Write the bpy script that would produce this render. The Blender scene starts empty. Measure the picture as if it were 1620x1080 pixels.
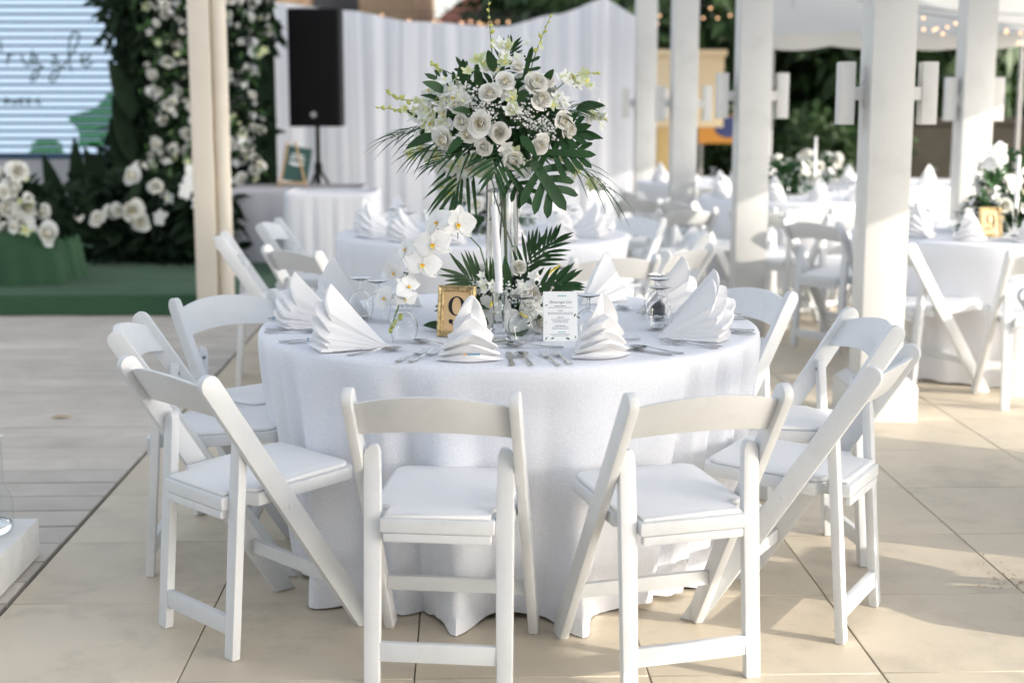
import bpy, bmesh, math, random
from math import sin, cos, pi, radians, sqrt
from mathutils import Vector, Matrix, Euler, noise

R = random.Random(7)
scene = bpy.context.scene
COL = scene.collection

# ------------------------------------------------------------------ camera
cam_d = bpy.data.cameras.new("camera")
cam = bpy.data.objects.new("camera", cam_d)
COL.objects.link(cam)
cam.location = (0, 0, 1.47)
cam.rotation_euler = (radians(90 - 9.33), 0, 0)
cam_d.sensor_width = 36
cam_d.lens = 51.1
cam_d.clip_start = 0.05
cam_d.clip_end = 500
cam_d.dof.use_dof = True
cam_d.dof.focus_distance = 4.2
cam_d.dof.aperture_fstop = 2.2
scene.camera = cam

# ------------------------------------------------------------------ sky + sun
SUN_EL = radians(17)
SUN_TRAVEL = Vector((-0.9, 0.42, 0)).normalized()
world = bpy.data.worlds.new("World")
scene.world = world
world.use_nodes = True
wn = world.node_tree
bg = wn.nodes["Background"]
sky = wn.nodes.new("ShaderNodeTexSky")
sky.sky_type = 'NISHITA'
sky.sun_disc = False
sky.sun_elevation = SUN_EL
sky.sun_rotation = math.atan2(-SUN_TRAVEL.x, -SUN_TRAVEL.y)
sky.air_density = 1.0
sky.dust_density = 2.2
sky.ozone_density = 1.0
hs_n = wn.nodes.new("ShaderNodeHueSaturation")     # hazy air: a paler blue
hs_n.inputs["Saturation"].default_value = 0.36
wn.links.new(sky.outputs[0], hs_n.inputs["Color"])
wn.links.new(hs_n.outputs[0], bg.inputs[0])
bg.inputs[1].default_value = 0.15
sun_d = bpy.data.lights.new("sun", 'SUN')
sun_d.energy = 2.1
sun_d.angle = radians(0.53)
sun_d.color = (1.0, 0.92, 0.80)
sun = bpy.data.objects.new("sun", sun_d)
COL.objects.link(sun)
sdir = Vector((SUN_TRAVEL.x * cos(SUN_EL), SUN_TRAVEL.y * cos(SUN_EL), -sin(SUN_EL)))
sun.rotation_euler = sdir.to_track_quat('-Z', 'Y').to_euler()
sun.location = (12, -6, 6)

scene.view_settings.view_transform = 'Standard'
scene.view_settings.look = 'None'
scene.view_settings.exposure = 1.38
scene.view_settings.gamma = 1.0
scene.view_settings.use_curve_mapping = False
scene.cycles.use_denoising = True
scene.cycles.max_bounces = 12
scene.cycles.diffuse_bounces = 5
scene.cycles.transmission_bounces = 10
scene.cycles.transparent_max_bounces = 24
scene.cycles.sample_clamp_indirect = 8.0


# ------------------------------------------------------------------ materials
def mat(name, color, rough=0.5, metal=0.0, spec=0.5, var=0.0, vscale=6.0, bump=0.0, bscale=60.0,
        rand=0.0, transl=0.0, sheen=0.0, coat=0.0, stain=0.0, sscale=1.5):
    m = bpy.data.materials.new(name)
    m.use_nodes = True
    nt = m.node_tree
    p = nt.nodes["Principled BSDF"]
    p.inputs["Base Color"].default_value = (*color, 1)
    p.inputs["Roughness"].default_value = rough
    p.inputs["Metallic"].default_value = metal
    p.inputs["Specular IOR Level"].default_value = spec
    if sheen:
        p.inputs["Sheen Weight"].default_value = sheen
    if coat:
        p.inputs["Coat Weight"].default_value = coat
    tc = nt.nodes.new("ShaderNodeTexCoord")
    last = None
    vec = tc.outputs["Object"]
    if rand > 0:      # so that alike pieces do not repeat the same grain
        oi = nt.nodes.new("ShaderNodeObjectInfo")
        sc_ = nt.nodes.new("ShaderNodeMath")
        sc_.operation = 'MULTIPLY'
        sc_.inputs[1].default_value = 60
        nt.links.new(oi.outputs["Random"], sc_.inputs[0])
        ad_ = nt.nodes.new("ShaderNodeVectorMath")
        nt.links.new(vec, ad_.inputs[0])
        nt.links.new(sc_.outputs[0], ad_.inputs[1])
        vec = ad_.outputs[0]
    if var > 0:
        n = nt.nodes.new("ShaderNodeTexNoise")
        n.inputs["Scale"].default_value = vscale
        n.inputs["Detail"].default_value = 5
        nt.links.new(vec, n.inputs["Vector"])
        mp = nt.nodes.new("ShaderNodeMapRange")
        mp.inputs[1].default_value = 0.3
        mp.inputs[2].default_value = 0.7
        mp.inputs[3].default_value = 1 - var
        mp.inputs[4].default_value = 1 + var * 0.6
        nt.links.new(n.outputs[0], mp.inputs[0])
        mx = nt.nodes.new("ShaderNodeVectorMath")
        mx.operation = 'SCALE'
        mx.inputs[0].default_value = color
        nt.links.new(mp.outputs[0], mx.inputs["Scale"])
        last = mx.outputs[0]
    if rand > 0:
        oi = nt.nodes.new("ShaderNodeObjectInfo")
        mp = nt.nodes.new("ShaderNodeMapRange")
        mp.inputs[3].default_value = 1 - rand
        mp.inputs[4].default_value = 1 + rand
        nt.links.new(oi.outputs["Random"], mp.inputs[0])
        mx = nt.nodes.new("ShaderNodeVectorMath")
        mx.operation = 'SCALE'
        mx.inputs[0].default_value = color
        if last:
            nt.links.new(last, mx.inputs[0])
        nt.links.new(mp.outputs[0], mx.inputs["Scale"])
        last = mx.outputs[0]
    if stain > 0:
        n = nt.nodes.new("ShaderNodeTexNoise")
        n.inputs["Scale"].default_value = sscale
        n.inputs["Detail"].default_value = 9
        n.inputs["Roughness"].default_value = 0.68
        nt.links.new(vec, n.inputs["Vector"])
        mp = nt.nodes.new("ShaderNodeMapRange")
        mp.inputs[1].default_value = 0.50
        mp.inputs[2].default_value = 0.72
        mp.inputs[3].default_value = 1
        mp.inputs[4].default_value = 1 - stain
        nt.links.new(n.outputs[0], mp.inputs[0])
        mx = nt.nodes.new("ShaderNodeVectorMath")
        mx.operation = 'SCALE'
        mx.inputs[0].default_value = color
        if last:
            nt.links.new(last, mx.inputs[0])
        nt.links.new(mp.outputs[0], mx.inputs["Scale"])
        last = mx.outputs[0]
    if last:
        nt.links.new(last, p.inputs["Base Color"])
    if bump > 0:
        n = nt.nodes.new("ShaderNodeTexNoise")
        n.inputs["Scale"].default_value = bscale
        n.inputs["Detail"].default_value = 4
        nt.links.new(tc.outputs["Object"], n.inputs["Vector"])
        b = nt.nodes.new("ShaderNodeBump")
        b.inputs["Strength"].default_value = bump
        b.inputs["Distance"].default_value = 0.01
        nt.links.new(n.outputs[0], b.inputs["Height"])
        nt.links.new(b.outputs[0], p.inputs["Normal"])
    if transl > 0:
        t = nt.nodes.new("ShaderNodeBsdfTranslucent")
        t.inputs[0].default_value = (*[min(1, c * 1.1) for c in color], 1)
        if last:
            nt.links.new(last, t.inputs[0])
        ms = nt.nodes.new("ShaderNodeMixShader")
        ms.inputs[0].default_value = transl
        nt.links.new(p.outputs[0], ms.inputs[1])
        nt.links.new(t.outputs[0], ms.inputs[2])
        nt.links.new(ms.outputs[0], nt.nodes["Material Output"].inputs[0])
    return m


def emit_mat(name, color, strength):
    m = bpy.data.materials.new(name)
    m.use_nodes = True
    nt = m.node_tree
    p = nt.nodes["Principled BSDF"]
    p.inputs["Base Color"].default_value = (0.02, 0.02, 0.02, 1)
    p.inputs["Emission Color"].default_value = (*color, 1)
    p.inputs["Emission Strength"].default_value = strength
    return m


def thin_glass(name, tint=(0.96, 0.975, 0.98)):
    m = bpy.data.materials.new(name)
    m.use_nodes = True
    nt = m.node_tree
    nt.nodes.remove(nt.nodes["Principled BSDF"])
    tr = nt.nodes.new("ShaderNodeBsdfTransparent")
    tr.inputs[0].default_value = (*tint, 1)
    gl = nt.nodes.new("ShaderNodeBsdfGlossy")
    gl.inputs["Roughness"].default_value = 0.02
    lw = nt.nodes.new("ShaderNodeLayerWeight")
    lw.inputs[0].default_value = 0.25
    mp = nt.nodes.new("ShaderNodeMapRange")
    mp.inputs[3].default_value = 0.03
    mp.inputs[4].default_value = 0.75
    nt.links.new(lw.outputs["Facing"], mp.inputs[0])
    pw = nt.nodes.new("ShaderNodeMath")
    pw.operation = 'POWER'
    pw.inputs[1].default_value = 1.6
    nt.links.new(mp.outputs[0], pw.inputs[0])
    ms = nt.nodes.new("ShaderNodeMixShader")
    nt.links.new(pw.outputs[0], ms.inputs[0])
    nt.links.new(tr.outputs[0], ms.inputs[1])
    nt.links.new(gl.outputs[0], ms.inputs[2])
    nt.links.new(ms.outputs[0], nt.nodes["Material Output"].inputs[0])
    return m


def solid_glass(name, ior=1.45, color=(0.97, 0.985, 0.98)):
    m = bpy.data.materials.new(name)
    m.use_nodes = True
    p = m.node_tree.nodes["Principled BSDF"]
    p.inputs["Base Color"].default_value = (*color, 1)
    p.inputs["Roughness"].default_value = 0.01
    p.inputs["IOR"].default_value = ior
    p.inputs["Transmission Weight"].default_value = 1.0
    return m


def jacquard(name, color):
    """woven white damask: matt ground with glossier raised scroll figures"""
    m = mat(name, color, rough=0.6, spec=0.35, sheen=0.1)
    nt = m.node_tree
    p = nt.nodes["Principled BSDF"]
    tc = nt.nodes.new("ShaderNodeTexCoord")
    n1 = nt.nodes.new("ShaderNodeTexNoise")
    n1.inputs["Scale"].default_value = 18
    nt.links.new(tc.outputs["Object"], n1.inputs["Vector"])
    ad = nt.nodes.new("ShaderNodeVectorMath")
    ad.operation = 'MULTIPLY_ADD'
    ad.inputs[1].default_value = (0.06, 0.06, 0.06)
    nt.links.new(n1.outputs["Color"], ad.inputs[0])
    nt.links.new(tc.outputs["Object"], ad.inputs[2])
    v = nt.nodes.new("ShaderNodeTexVoronoi")
    v.feature = 'DISTANCE_TO_EDGE'
    v.inputs["Scale"].default_value = 125
    nt.links.new(ad.outputs[0], v.inputs["Vector"])
    mp = nt.nodes.new("ShaderNodeMapRange")
    mp.inputs[1].default_value = 0.05
    mp.inputs[2].default_value = 0.28
    nt.links.new(v.outputs["Distance"], mp.inputs[0])
    b = nt.nodes.new("ShaderNodeBump")
    b.inputs["Strength"].default_value = 0.09
    b.inputs["Distance"].default_value = 0.004
    nt.links.new(mp.outputs[0], b.inputs["Height"])
    nt.links.new(b.outputs[0], p.inputs["Normal"])
    r = nt.nodes.new("ShaderNodeMapRange")
    r.inputs[3].default_value = 0.75
    r.inputs[4].default_value = 0.38
    nt.links.new(mp.outputs[0], r.inputs[0])
    nt.links.new(r.outputs[0], p.inputs["Roughness"])
    cr = nt.nodes.new("ShaderNodeMapRange")  # tone painted along the figures, standing in for the weave's sheen
    cr.inputs[3].default_value = 0.955
    cr.inputs[4].default_value = 1.035
    nt.links.new(mp.outputs[0], cr.inputs[0])
    cm_ = nt.nodes.new("ShaderNodeVectorMath")
    cm_.operation = 'SCALE'
    cm_.inputs[0].default_value = color
    nt.links.new(cr.outputs[0], cm_.inputs["Scale"])
    nt.links.new(cm_.outputs[0], p.inputs["Base Color"])
    return m


M = dict(
    resin=mat("white_resin", (0.68, 0.695, 0.705), 0.38, var=0.03, vscale=5, bump=0.03, bscale=90, rand=0.03, stain=0.07, sscale=14),
    vinyl=mat("white_vinyl", (0.80, 0.80, 0.80), 0.45, bump=0.12, bscale=160),
    screw=mat("dull_steel", (0.25, 0.25, 0.25), 0.4, metal=0.8),
    cloth=jacquard("white_damask", (0.765, 0.785, 0.84)),
    cloth_far=mat("white_table_linen", (0.78, 0.79, 0.83), 0.8, bump=0.05, bscale=40, transl=0.06),
    cloth_grey=mat("grey_table_linen", (0.5, 0.49, 0.52), 0.85, bump=0.05, bscale=30),
    napkin=mat("white_napkin", (0.85, 0.85, 0.86), 0.85, bump=0.10, bscale=220, transl=0.08, sheen=0.1),
    tag_blue=mat("tag_blue", (0.12, 0.3, 0.45), 0.6),
    tag_orange=mat("tag_orange", (0.75, 0.35, 0.12), 0.6),
    glass=thin_glass("thin_clear_glass"),
    crystal=solid_glass("pressed_glass", 1.5),
    gobletglass=solid_glass("goblet_glass", 1.3, (0.99, 0.995, 0.995)),
    water=solid_glass("vase_water", 1.34, (0.98, 0.99, 0.985)),
    steel=mat("polished_steel", (0.62, 0.61, 0.6), 0.14, metal=1.0),
    wax=mat("white_wax", (0.86, 0.86, 0.87), 0.4, transl=0.12),
    gilt=mat("antique_gilt", (0.62, 0.47, 0.24), 0.38, metal=0.55, var=0.55, vscale=70, bump=0.4, bscale=140),
    kraft=mat("kraft_paper", (0.80, 0.56, 0.30), 0.85, var=0.06, vscale=40),
    black_ink=mat("black_ink", (0.015, 0.015, 0.018), 0.7),
    grey_ink=mat("grey_ink", (0.22, 0.23, 0.28), 0.8),
    teal_ink=mat("teal_ink", (0.2, 0.5, 0.55), 0.8),
    card=mat("card_paper", (0.84, 0.86, 0.86), 0.7),
    tile=mat("beige_tile", (0.60, 0.52, 0.40), 0.5, var=0.07, vscale=3.2, bump=0.08, bscale=120, rand=0.045, stain=0.22, sscale=4.5),
    grout=mat("dark_grout", (0.20, 0.165, 0.125), 0.9),
    board=mat("weathered_board", (0.53, 0.485, 0.425), 0.75, var=0.12, vscale=4, bump=0.15, bscale=60, rand=0.10, stain=0.14, sscale=3),
    deck_gap=mat("deck_underside", (0.12, 0.11, 0.10), 0.9),
    paint=mat("white_paint", (0.60, 0.60, 0.58), 0.5, var=0.04, vscale=2, bump=0.06, bscale=50, rand=0.02, stain=0.12, sscale=5),
    cream_paint=mat("cream_paint", (0.72, 0.655, 0.55), 0.55, var=0.04, vscale=4),
    stained=mat("stained_white_paint", (0.74, 0.74, 0.72), 0.65, var=0.12, vscale=9, bump=0.2, bscale=40),
    carpet=mat("green_carpet", (0.036, 0.095, 0.045), 0.95, var=0.12, vscale=5, bump=0.4, bscale=300, sheen=0.05),
    leaf=mat("deep_green_leaf", (0.026, 0.080, 0.022), 0.42, spec=0.35, var=0.3, vscale=14, transl=0.12),
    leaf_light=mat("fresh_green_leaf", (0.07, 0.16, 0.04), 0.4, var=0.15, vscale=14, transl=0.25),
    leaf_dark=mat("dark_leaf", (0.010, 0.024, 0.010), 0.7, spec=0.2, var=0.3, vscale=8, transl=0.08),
    tree_leaf=mat("tree_leaf", (0.04, 0.085, 0.025), 0.5, var=0.5, vscale=1.2, transl=0.2),
    bark=mat("bark", (0.14, 0.10, 0.07), 0.9, var=0.2, vscale=8, bump=0.5, bscale=20),
    stem=mat("green_stem", (0.09, 0.17, 0.05), 0.5),
    rose=mat("cream_rose", (0.90, 0.89, 0.84), 0.6, var=0.02, vscale=40, transl=0.12),
    rose_heart=mat("rose_heart", (0.90, 0.86, 0.72), 0.6, transl=0.12),
    petal=mat("white_petal", (0.88, 0.88, 0.86), 0.55, transl=0.14),
    petal_green=mat("greenish_petal", (0.74, 0.80, 0.50), 0.55, transl=0.25),
    lip=mat("orange_lip", (0.85, 0.36, 0.03), 0.5),
    lip_yellow=mat("yellow_lip", (0.85, 0.68, 0.08), 0.5),
    bud=mat("green_bud", (0.55, 0.58, 0.16), 0.5),
    drape=mat("white_drape", (0.79, 0.81, 0.87), 0.85, transl=0.2, bump=0.05, bscale=30),
    black=mat("black_plastic", (0.008, 0.008, 0.009), 0.6, spec=0.2),
    grille=mat("black_grille", (0.008, 0.008, 0.009), 0.9, spec=0.1),
    chalk=mat("green_board", (0.02, 0.07, 0.06), 0.6),
    wood=mat("light_wood", (0.5, 0.33, 0.17), 0.6, var=0.1, vscale=12),
    cream=mat("yellow_cream_render", (0.80, 0.67, 0.46), 0.8, var=0.04, vscale=2),
    ochre=mat("ochre_render", (0.62, 0.45, 0.20), 0.8, var=0.05, vscale=2),
    orange=mat("orange_paint", (0.7, 0.32, 0.06), 0.6),
    navy=mat("navy_paint", (0.05, 0.07, 0.22), 0.6),
    stone=mat("old_stone", (0.042, 0.037, 0.028), 0.9, var=0.3, vscale=2.5, bump=0.5, bscale=8),
    ground=mat("pale_paving", (0.36, 0.32, 0.27), 0.9, var=0.1, vscale=0.7),
    canvas=mat("tent_canvas", (0.5, 0.49, 0.46), 0.8, var=0.03, vscale=2),
    rib=mat("grey_tent_pole", (0.34, 0.34, 0.34), 0.5),
    tan=mat("tan_render", (0.34, 0.235, 0.15), 0.85, var=0.08, vscale=1),
    redroof=mat("red_roof_tile", (0.33, 0.13, 0.09), 0.8, var=0.2, vscale=3),
    window=mat("dark_window", (0.03, 0.03, 0.035), 0.15),
    wire=mat("light_wire", (0.05, 0.05, 0.05), 0.6),
    bulb=emit_mat("warm_bulb", (1.0, 0.58, 0.32), 1.0),
    led=emit_mat("led_white", (0.62, 0.80, 1.0), 0.42),
    led_gap=emit_mat("led_blue_gap", (0.02, 0.10, 0.22), 0.12),
    led_green=emit_mat("led_green", (0.01, 0.25, 0.05), 0.22),
    led_text=emit_mat("led_text", (0.01, 0.09, 0.05), 0.12),
)


# ------------------------------------------------------------------ mesh helpers
class MB:
    def __init__(s):
        s.v = []
        s.f = []
        s.m = []

    def add(s, verts, faces, mi=0, T=None):
        b = len(s.v)
        if T is not None:
            verts = [T @ Vector(q) for q in verts]
        s.v.extend([tuple(q) for q in verts])
        s.f.extend([tuple(i + b for i in fc) for fc in faces])
        s.m.extend([mi] * len(faces))
        return s

    def box(s, x0, x1, y0, y1, z0, z1, mi=0, T=None):
        v = [(x0, y0, z0), (x1, y0, z0), (x1, y1, z0), (x0, y1, z0), (x0, y0, z1), (x1, y0, z1), (x1, y1, z1), (x0, y1, z1)]
        f = [(3, 2, 1, 0), (4, 5, 6, 7), (0, 1, 5, 4), (1, 2, 6, 5), (2, 3, 7, 6), (3, 0, 4, 7)]
        return s.add(v, f, mi, T)

    def loft(s, rings, closed=True, cap0=True, cap1=True, mi=0, T=None):
        n = len(rings[0])
        v = [p for r in rings for p in r]
        f = []
        for i in range(len(rings) - 1):
            for j in range(n if closed else n - 1):
                k = (j + 1) % n
                f.append((i * n + j, i * n + k, (i + 1) * n + k, (i + 1) * n + j))
        if closed and cap0:
            f.append(tuple(range(n - 1, -1, -1)))
        if closed and cap1:
            f.append(tuple((len(rings) - 1) * n + j for j in range(n)))
        return s.add(v, f, mi, T)

    def lathe(s, prof, n=24, cap0=False, cap1=False, mi=0, T=None):
        rings = [[(r * cos(2 * pi * j / n), r * sin(2 * pi * j / n), z) for j in range(n)] for r, z in prof]
        return s.loft(rings, True, cap0, cap1, mi, T)

    def grid(s, fn, nu, nv, mi=0, T=None):
        v = [fn(i / nu, j / nv) for i in range(nu + 1) for j in range(nv + 1)]
        f = []
        for i in range(nu):
            for j in range(nv):
                a = i * (nv + 1) + j
                f.append((a, a + nv + 1, a + nv + 2, a + 1))
        return s.add(v, f, mi, T)

    def tube(s, pts, rad, n=6, mi=0, T=None, cap=True):
        pts = [Vector(p) for p in pts]
        rings = []
        for i, p in enumerate(pts):
            d = (pts[min(i + 1, len(pts) - 1)] - pts[max(i - 1, 0)])
            if d.length < 1e-9:
                d = Vector((0, 0, 1))
            d.normalize()
            a = d.orthogonal().normalized() if i == 0 else (a - d * a.dot(d)).normalized()
            b = d.cross(a)
            r = rad[i] if isinstance(rad, (list, tuple)) else rad
            rings.append([p + a * (r * cos(2 * pi * j / n)) + b * (r * sin(2 * pi * j / n)) for j in range(n)])
        return s.loft(rings, True, cap, cap, mi, T)

    def prism(s, outline, thick, mi=0, T=None):
        """outline in (u,v) -> x,z ; extruded along y by +-thick/2"""
        n = len(outline)
        v = [(u, -thick / 2, w) for u, w in outline] + [(u, thick / 2, w) for u, w in outline]
        f = [tuple(range(n)), tuple(range(2 * n - 1, n - 1, -1))]
        for j in range(n):
            k = (j + 1) % n
            f.append((j, j + n, k + n, k))
        return s.add(v, f, mi, T)

    def ball(s, c, r, n=6, mi=0, sz=1.0):
        prof = [(max(1e-4, r * sin(pi * i / n)), -r * cos(pi * i / n) * sz) for i in range(n + 1)]
        return s.lathe(prof, n + 2, mi=mi, T=Matrix.Translation(c))

    def mesh(s, name, mats, smooth=True, bevel=0.0, segs=2, recalc=True, angle=40):
        me = bpy.data.meshes.new(name)
        me.from_pydata(s.v, [], s.f)
        for m in (mats if isinstance(mats, (list, tuple)) else [mats]):
            me.materials.append(m)
        me.polygons.foreach_set("material_index", s.m)
        if recalc or bevel:
            bm = bmesh.new()
            bm.from_mesh(me)
            if recalc:
                bmesh.ops.recalc_face_normals(bm, faces=bm.faces)
            if bevel:
                ed = [e for e in bm.edges if len(e.link_faces) == 2 and e.calc_face_angle(0) > radians(35)]
                bmesh.ops.bevel(bm, geom=ed, offset=bevel, segments=segs, profile=0.6, affect='EDGES', clamp_overlap=True)
            bm.to_mesh(me)
            bm.free()
        if smooth:
            me.polygons.foreach_set("use_smooth", [True] * len(me.polygons))
            me.set_sharp_from_angle(angle=radians(angle))
        me.update()
        return me

    def obj(s, name, mats, parent=None, loc=(0, 0, 0), rot=(0, 0, 0), **k):
        return link(name, s.mesh(name, mats, **k), parent, loc, rot)


def link(name, me, parent=None, loc=(0, 0, 0), rot=(0, 0, 0), scale=None):
    o = bpy.data.objects.new(name, me)
    COL.objects.link(o)
    o.location = loc
    o.rotation_euler = rot
    if scale is not None:
        o.scale = (scale,) * 3 if isinstance(scale, (int, float)) else scale
    if parent:
        o.parent = parent
    return o


def tag(o, label=None, cat=None, group=None, kind=None):
    if label:
        o["label"] = label
    if cat:
        o["category"] = cat
    if group:
        o["group"] = group
    if kind:
        o["kind"] = kind
    return o


def thing(name, label, cat, loc=(0, 0, 0), rz=0.0, group=None):
    o = bpy.data.objects.new(name, None)
    COL.objects.link(o)
    o.empty_display_size = 0.1
    o.location = loc
    o.rotation_euler = (0, 0, rz)
    return tag(o, label, cat, group)


KIDS = {}


def kids(o):
    return [c for c in bpy.data.objects if c.parent == o]


def copy_tree(src, loc=None, rz=None, label=None, group=None, parent=None, tree=None):
    c = src.copy()
    COL.objects.link(c)
    if parent:
        c.parent = parent
    if loc is not None:
        c.location = loc
    if rz is not None:
        c.rotation_euler = (0, 0, rz)
    if label:
        c["label"] = label
    if group:
        c["group"] = group
    if src.name not in KIDS:
        KIDS[src.name] = kids(src)
    for ch in KIDS[src.name]:
        copy_tree(ch, parent=c)
    return c


def facing(d, up=Vector((0, 0, 1))):
    """rotation taking local +Z to d"""
    return Vector(d).normalized().to_track_quat('Z', 'Y')


def frame_mat(p, d, roll=0.0, s=1.0):
    return Matrix.Translation(p) @ facing(d).to_matrix().to_4x4() @ Matrix.Rotation(roll, 4, 'Z') @ Matrix.Scale(s, 4)


def blade(mb, p0, d, nrm, L, W, droop=0.0, mi=0, seg=5, fold=0.25, shape=1.0, side=0.0):
    """one leaf blade: starts at p0, runs along d, face normal nrm; droops against +Z"""
    d = Vector(d).normalized()
    nrm = Vector(nrm)
    w = d.cross(nrm)
    if w.length < 1e-5:
        w = d.orthogonal()
    w.normalize()
    n = w.cross(d).normalized()
    v = []
    for i in range(seg + 1):
        t = i / seg
        c = Vector(p0) + d * (L * t) + w * (side * L * t * t) - Vector((0, 0, 1)) * (droop * L * t * t)
        hw = W * 0.5 * max(0.03, sin(pi * min(1, t ** (0.75 / shape) * 0.97 + 0.03)) ** 0.8)
        v += [c - w * hw + n * (fold * hw), c, c + w * hw + n * (fold * hw)]
    f = []
    for i in range(seg):
        a = 3 * i
        f += [(a, a + 1, a + 4, a + 3), (a + 1, a + 2, a + 5, a + 4)]
    mb.add(v, f, mi)


# ------------------------------------------------------------------ the ground
G_ROT = radians(1.87)
GF = Vector((-sin(G_ROT), cos(G_ROT), 0))
GR = Vector((cos(G_ROT), sin(G_ROT), 0))
gmb = MB().box(-60, 60, -20, 90, -0.5, -0.05)
tag(gmb.obj("ground", M["ground"], smooth=False), "pale paved ground beyond the terrace", kind="structure")

TP = 0.61
T0 = Vector((-1.472, 3.541, 0))     # where the deck edge crosses the first joint line
floor = MB().box(0.002, 12.19, -1.83, 14.62, -0.04, -0.006).obj("floor", M["grout"], loc=(T0.x, T0.y, 0), rot=(0, 0, G_ROT), smooth=False)
tag(floor, "beige square tiled terrace floor", kind="structure")
tile_me = MB().box(0.0018, TP - 0.0018, 0.0018, TP - 0.0018, -0.012, 0.0).mesh("tile", M["tile"], bevel=0.002, segs=1)
for i in range(0, 13):
    for j in range(-2, 22):
        x, y = i * TP, j * TP - 0.011
        wx = T0 + GR * x + GF * y
        if wx.y < 2.6 or abs(wx.x + 0.3) > 0.36 * wx.y + 1.3:
            continue
        link("tile", tile_me, floor, (x, y, R.uniform(-0.0012, 0.0)))
rest = MB()
for i in range(0, 20):
    for j in range(-3, 24):
        x, y = i * TP, j * TP - 0.011
        wx = T0 + GR * x + GF * y
        if i < 13 and -2 <= j < 22 and not (wx.y < 2.6 or abs(wx.x + 0.3) > 0.36 * wx.y + 1.3):
            continue
        rest.box(x + 0.0025, x + TP - 0.0025, y + 0.0025, y + TP - 0.0025, -0.012, -0.001)
tag(rest.obj("tile_field", M["tile"], floor, smooth=False, recalc=False), kind="stuff")

deck = MB().box(-7.4, -0.004, -1.6, 6.75, -0.06, -0.03).obj("deck", M["deck_gap"], loc=(T0.x, T0.y, 0), rot=(0, 0, G_ROT), smooth=False)
tag(deck, "grey weathered timber deck of wide boards", kind="structure")
for j in range(-3, 34):
    y0 = j * 0.2 + 0.02
    cuts = [-7.2, -4.9 + R.uniform(-0.3, 0.3), -2.5 + R.uniform(-0.5, 0.5), -0.016]
    for k in range(3):
        if cuts[k + 1] < -0.42 * (y0 + 3.54) - 0.4:
            continue
        xa, xb = cuts[k] + 0.002, cuts[k + 1] - 0.002
        b = MB().box(-(xb - xa) / 2, (xb - xa) / 2, 0.006, 0.194, -0.025, 0)
        b.obj("board", M["board"], deck, loc=((xa + xb) / 2, y0, R.uniform(-0.006, -0.002)), bevel=0.003, segs=1)


# ------------------------------------------------------------------ columns
def sconce_arm(mb_arm, mb_body, side, z, arm):
    e = 0.10 + arm
    mb_arm.box(*sorted((side * 0.10, side * e)), -0.035, 0.035, z - 0.03, z + 0.03)
    mb_arm.box(*sorted((side * 0.1002, side * 0.108)), -0.055, 0.055, z - 0.06, z + 0.06)
    mb_body.box(*sorted((side * e, side * (e + 0.07))), -0.04, 0.04, z - 0.14, z + 0.14)
    mb_body.box(*sorted((side * (e + 0.004), side * (e + 0.066))), -0.036, 0.036, z + 0.1402, z + 0.143)


def column(loc, label, rz=G_ROT, w=0.2, h=3.2, base=True, sconces=True, sz=1.51, arm=0.055):
    t = thing("column", label, "column", loc, rz, "white pergola columns with up and down lights")
    MB().box(-w / 2, w / 2, -w / 2, w / 2, 0.19 if base else 0.0, h).obj("shaft", M["paint"], t, bevel=0.006)
    if base:
        b = MB().box(-0.16, 0.16, -0.16, 0.16, 0, 0.17)
        b.loft([[(-a, -a, z), (a, -a, z), (a, a, z), (-a, a, z)] for a, z in ((0.158, 0.172), (0.11, 0.215))])
        b.obj("plinth", M["paint"], t, bevel=0.004)
    if sconces:
        for s in (-1, 1):
            a, b = MB(), MB()
            sconce_arm(a, b, s, sz, arm)
            lo = b.obj("wall_light", M["paint"], t, bevel=0.004)
            a.obj("bracket", M["paint"], lo, bevel=0.002)
    return t


column((1.717, 6.76, 0), "square white column standing behind the front table's right chairs, widest of the columns")
column((1.515, 9.3, 0), "white column with two box lights between the widest column and the cream pillar sign", base=False)
column((1.386, 11.9, 0), "white column in front of the cream pillar sign", base=False, sz=1.46)
column((1.31, 14.5, 0), "white column at the end of the white drape", base=False, sz=1.46)
column((3.04, 9.7, 0), "white column standing behind the table with the large flower centrepiece", base=False, sz=1.49, arm=0.02)
column((1.86, 3.9, 0), "unseen white column added beside the front table for its shadow", sz=1.51)  # out-of-view column added to throw shadow bands on the tiles

post = thing("corner_post", "cream square post with a round pipe fixed to its side at the deck edge", "post", (-2.085, 10.0, 0), G_ROT)
MB().box(-0.085, 0.055, -0.085, 0.085, 0, 3.2).obj("shaft", M["cream_paint"], post, bevel=0.006)
MB().lathe([(0.052, 0.0), (0.052, 3.2)], 20, True, True).obj("pipe", M["cream_paint"], post, loc=(0.11, 0, 0))
MB().box(0.04, 0.165, -0.02, 0.065, 0.28, 0.31).obj("clamp", M["cream_paint"], post, bevel=0.004)

pl = thing("low_plinth", "stained white block plinth at the edge of the timber deck", "plinth", (-1.765, 4.34, 0), G_ROT)
MB().box(-0.22, 0.22, -0.27, 0.27, 0, 0.125).obj("block", M["stained"], pl, bevel=0.008)
vz = thing("glass_jar", "clear glass jar standing on the stained white plinth", "jar", (-1.665, 4.45, 0.1255))
MB().lathe([(0.001, 0.003), (0.075, 0.003), (0.085, 0.02), (0.085, 0.1), (0.06, 0.16), (0.06, 0.30), (0.068, 0.31)], 28).obj("body", M["glass"], vz)
MB().lathe([(0.001, 0.0035), (0.07, 0.0035), (0.078, 0.02), (0.078, 0.03), (0.001, 0.03)], 24).obj("thick_base", M["crystal"], vz)


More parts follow.
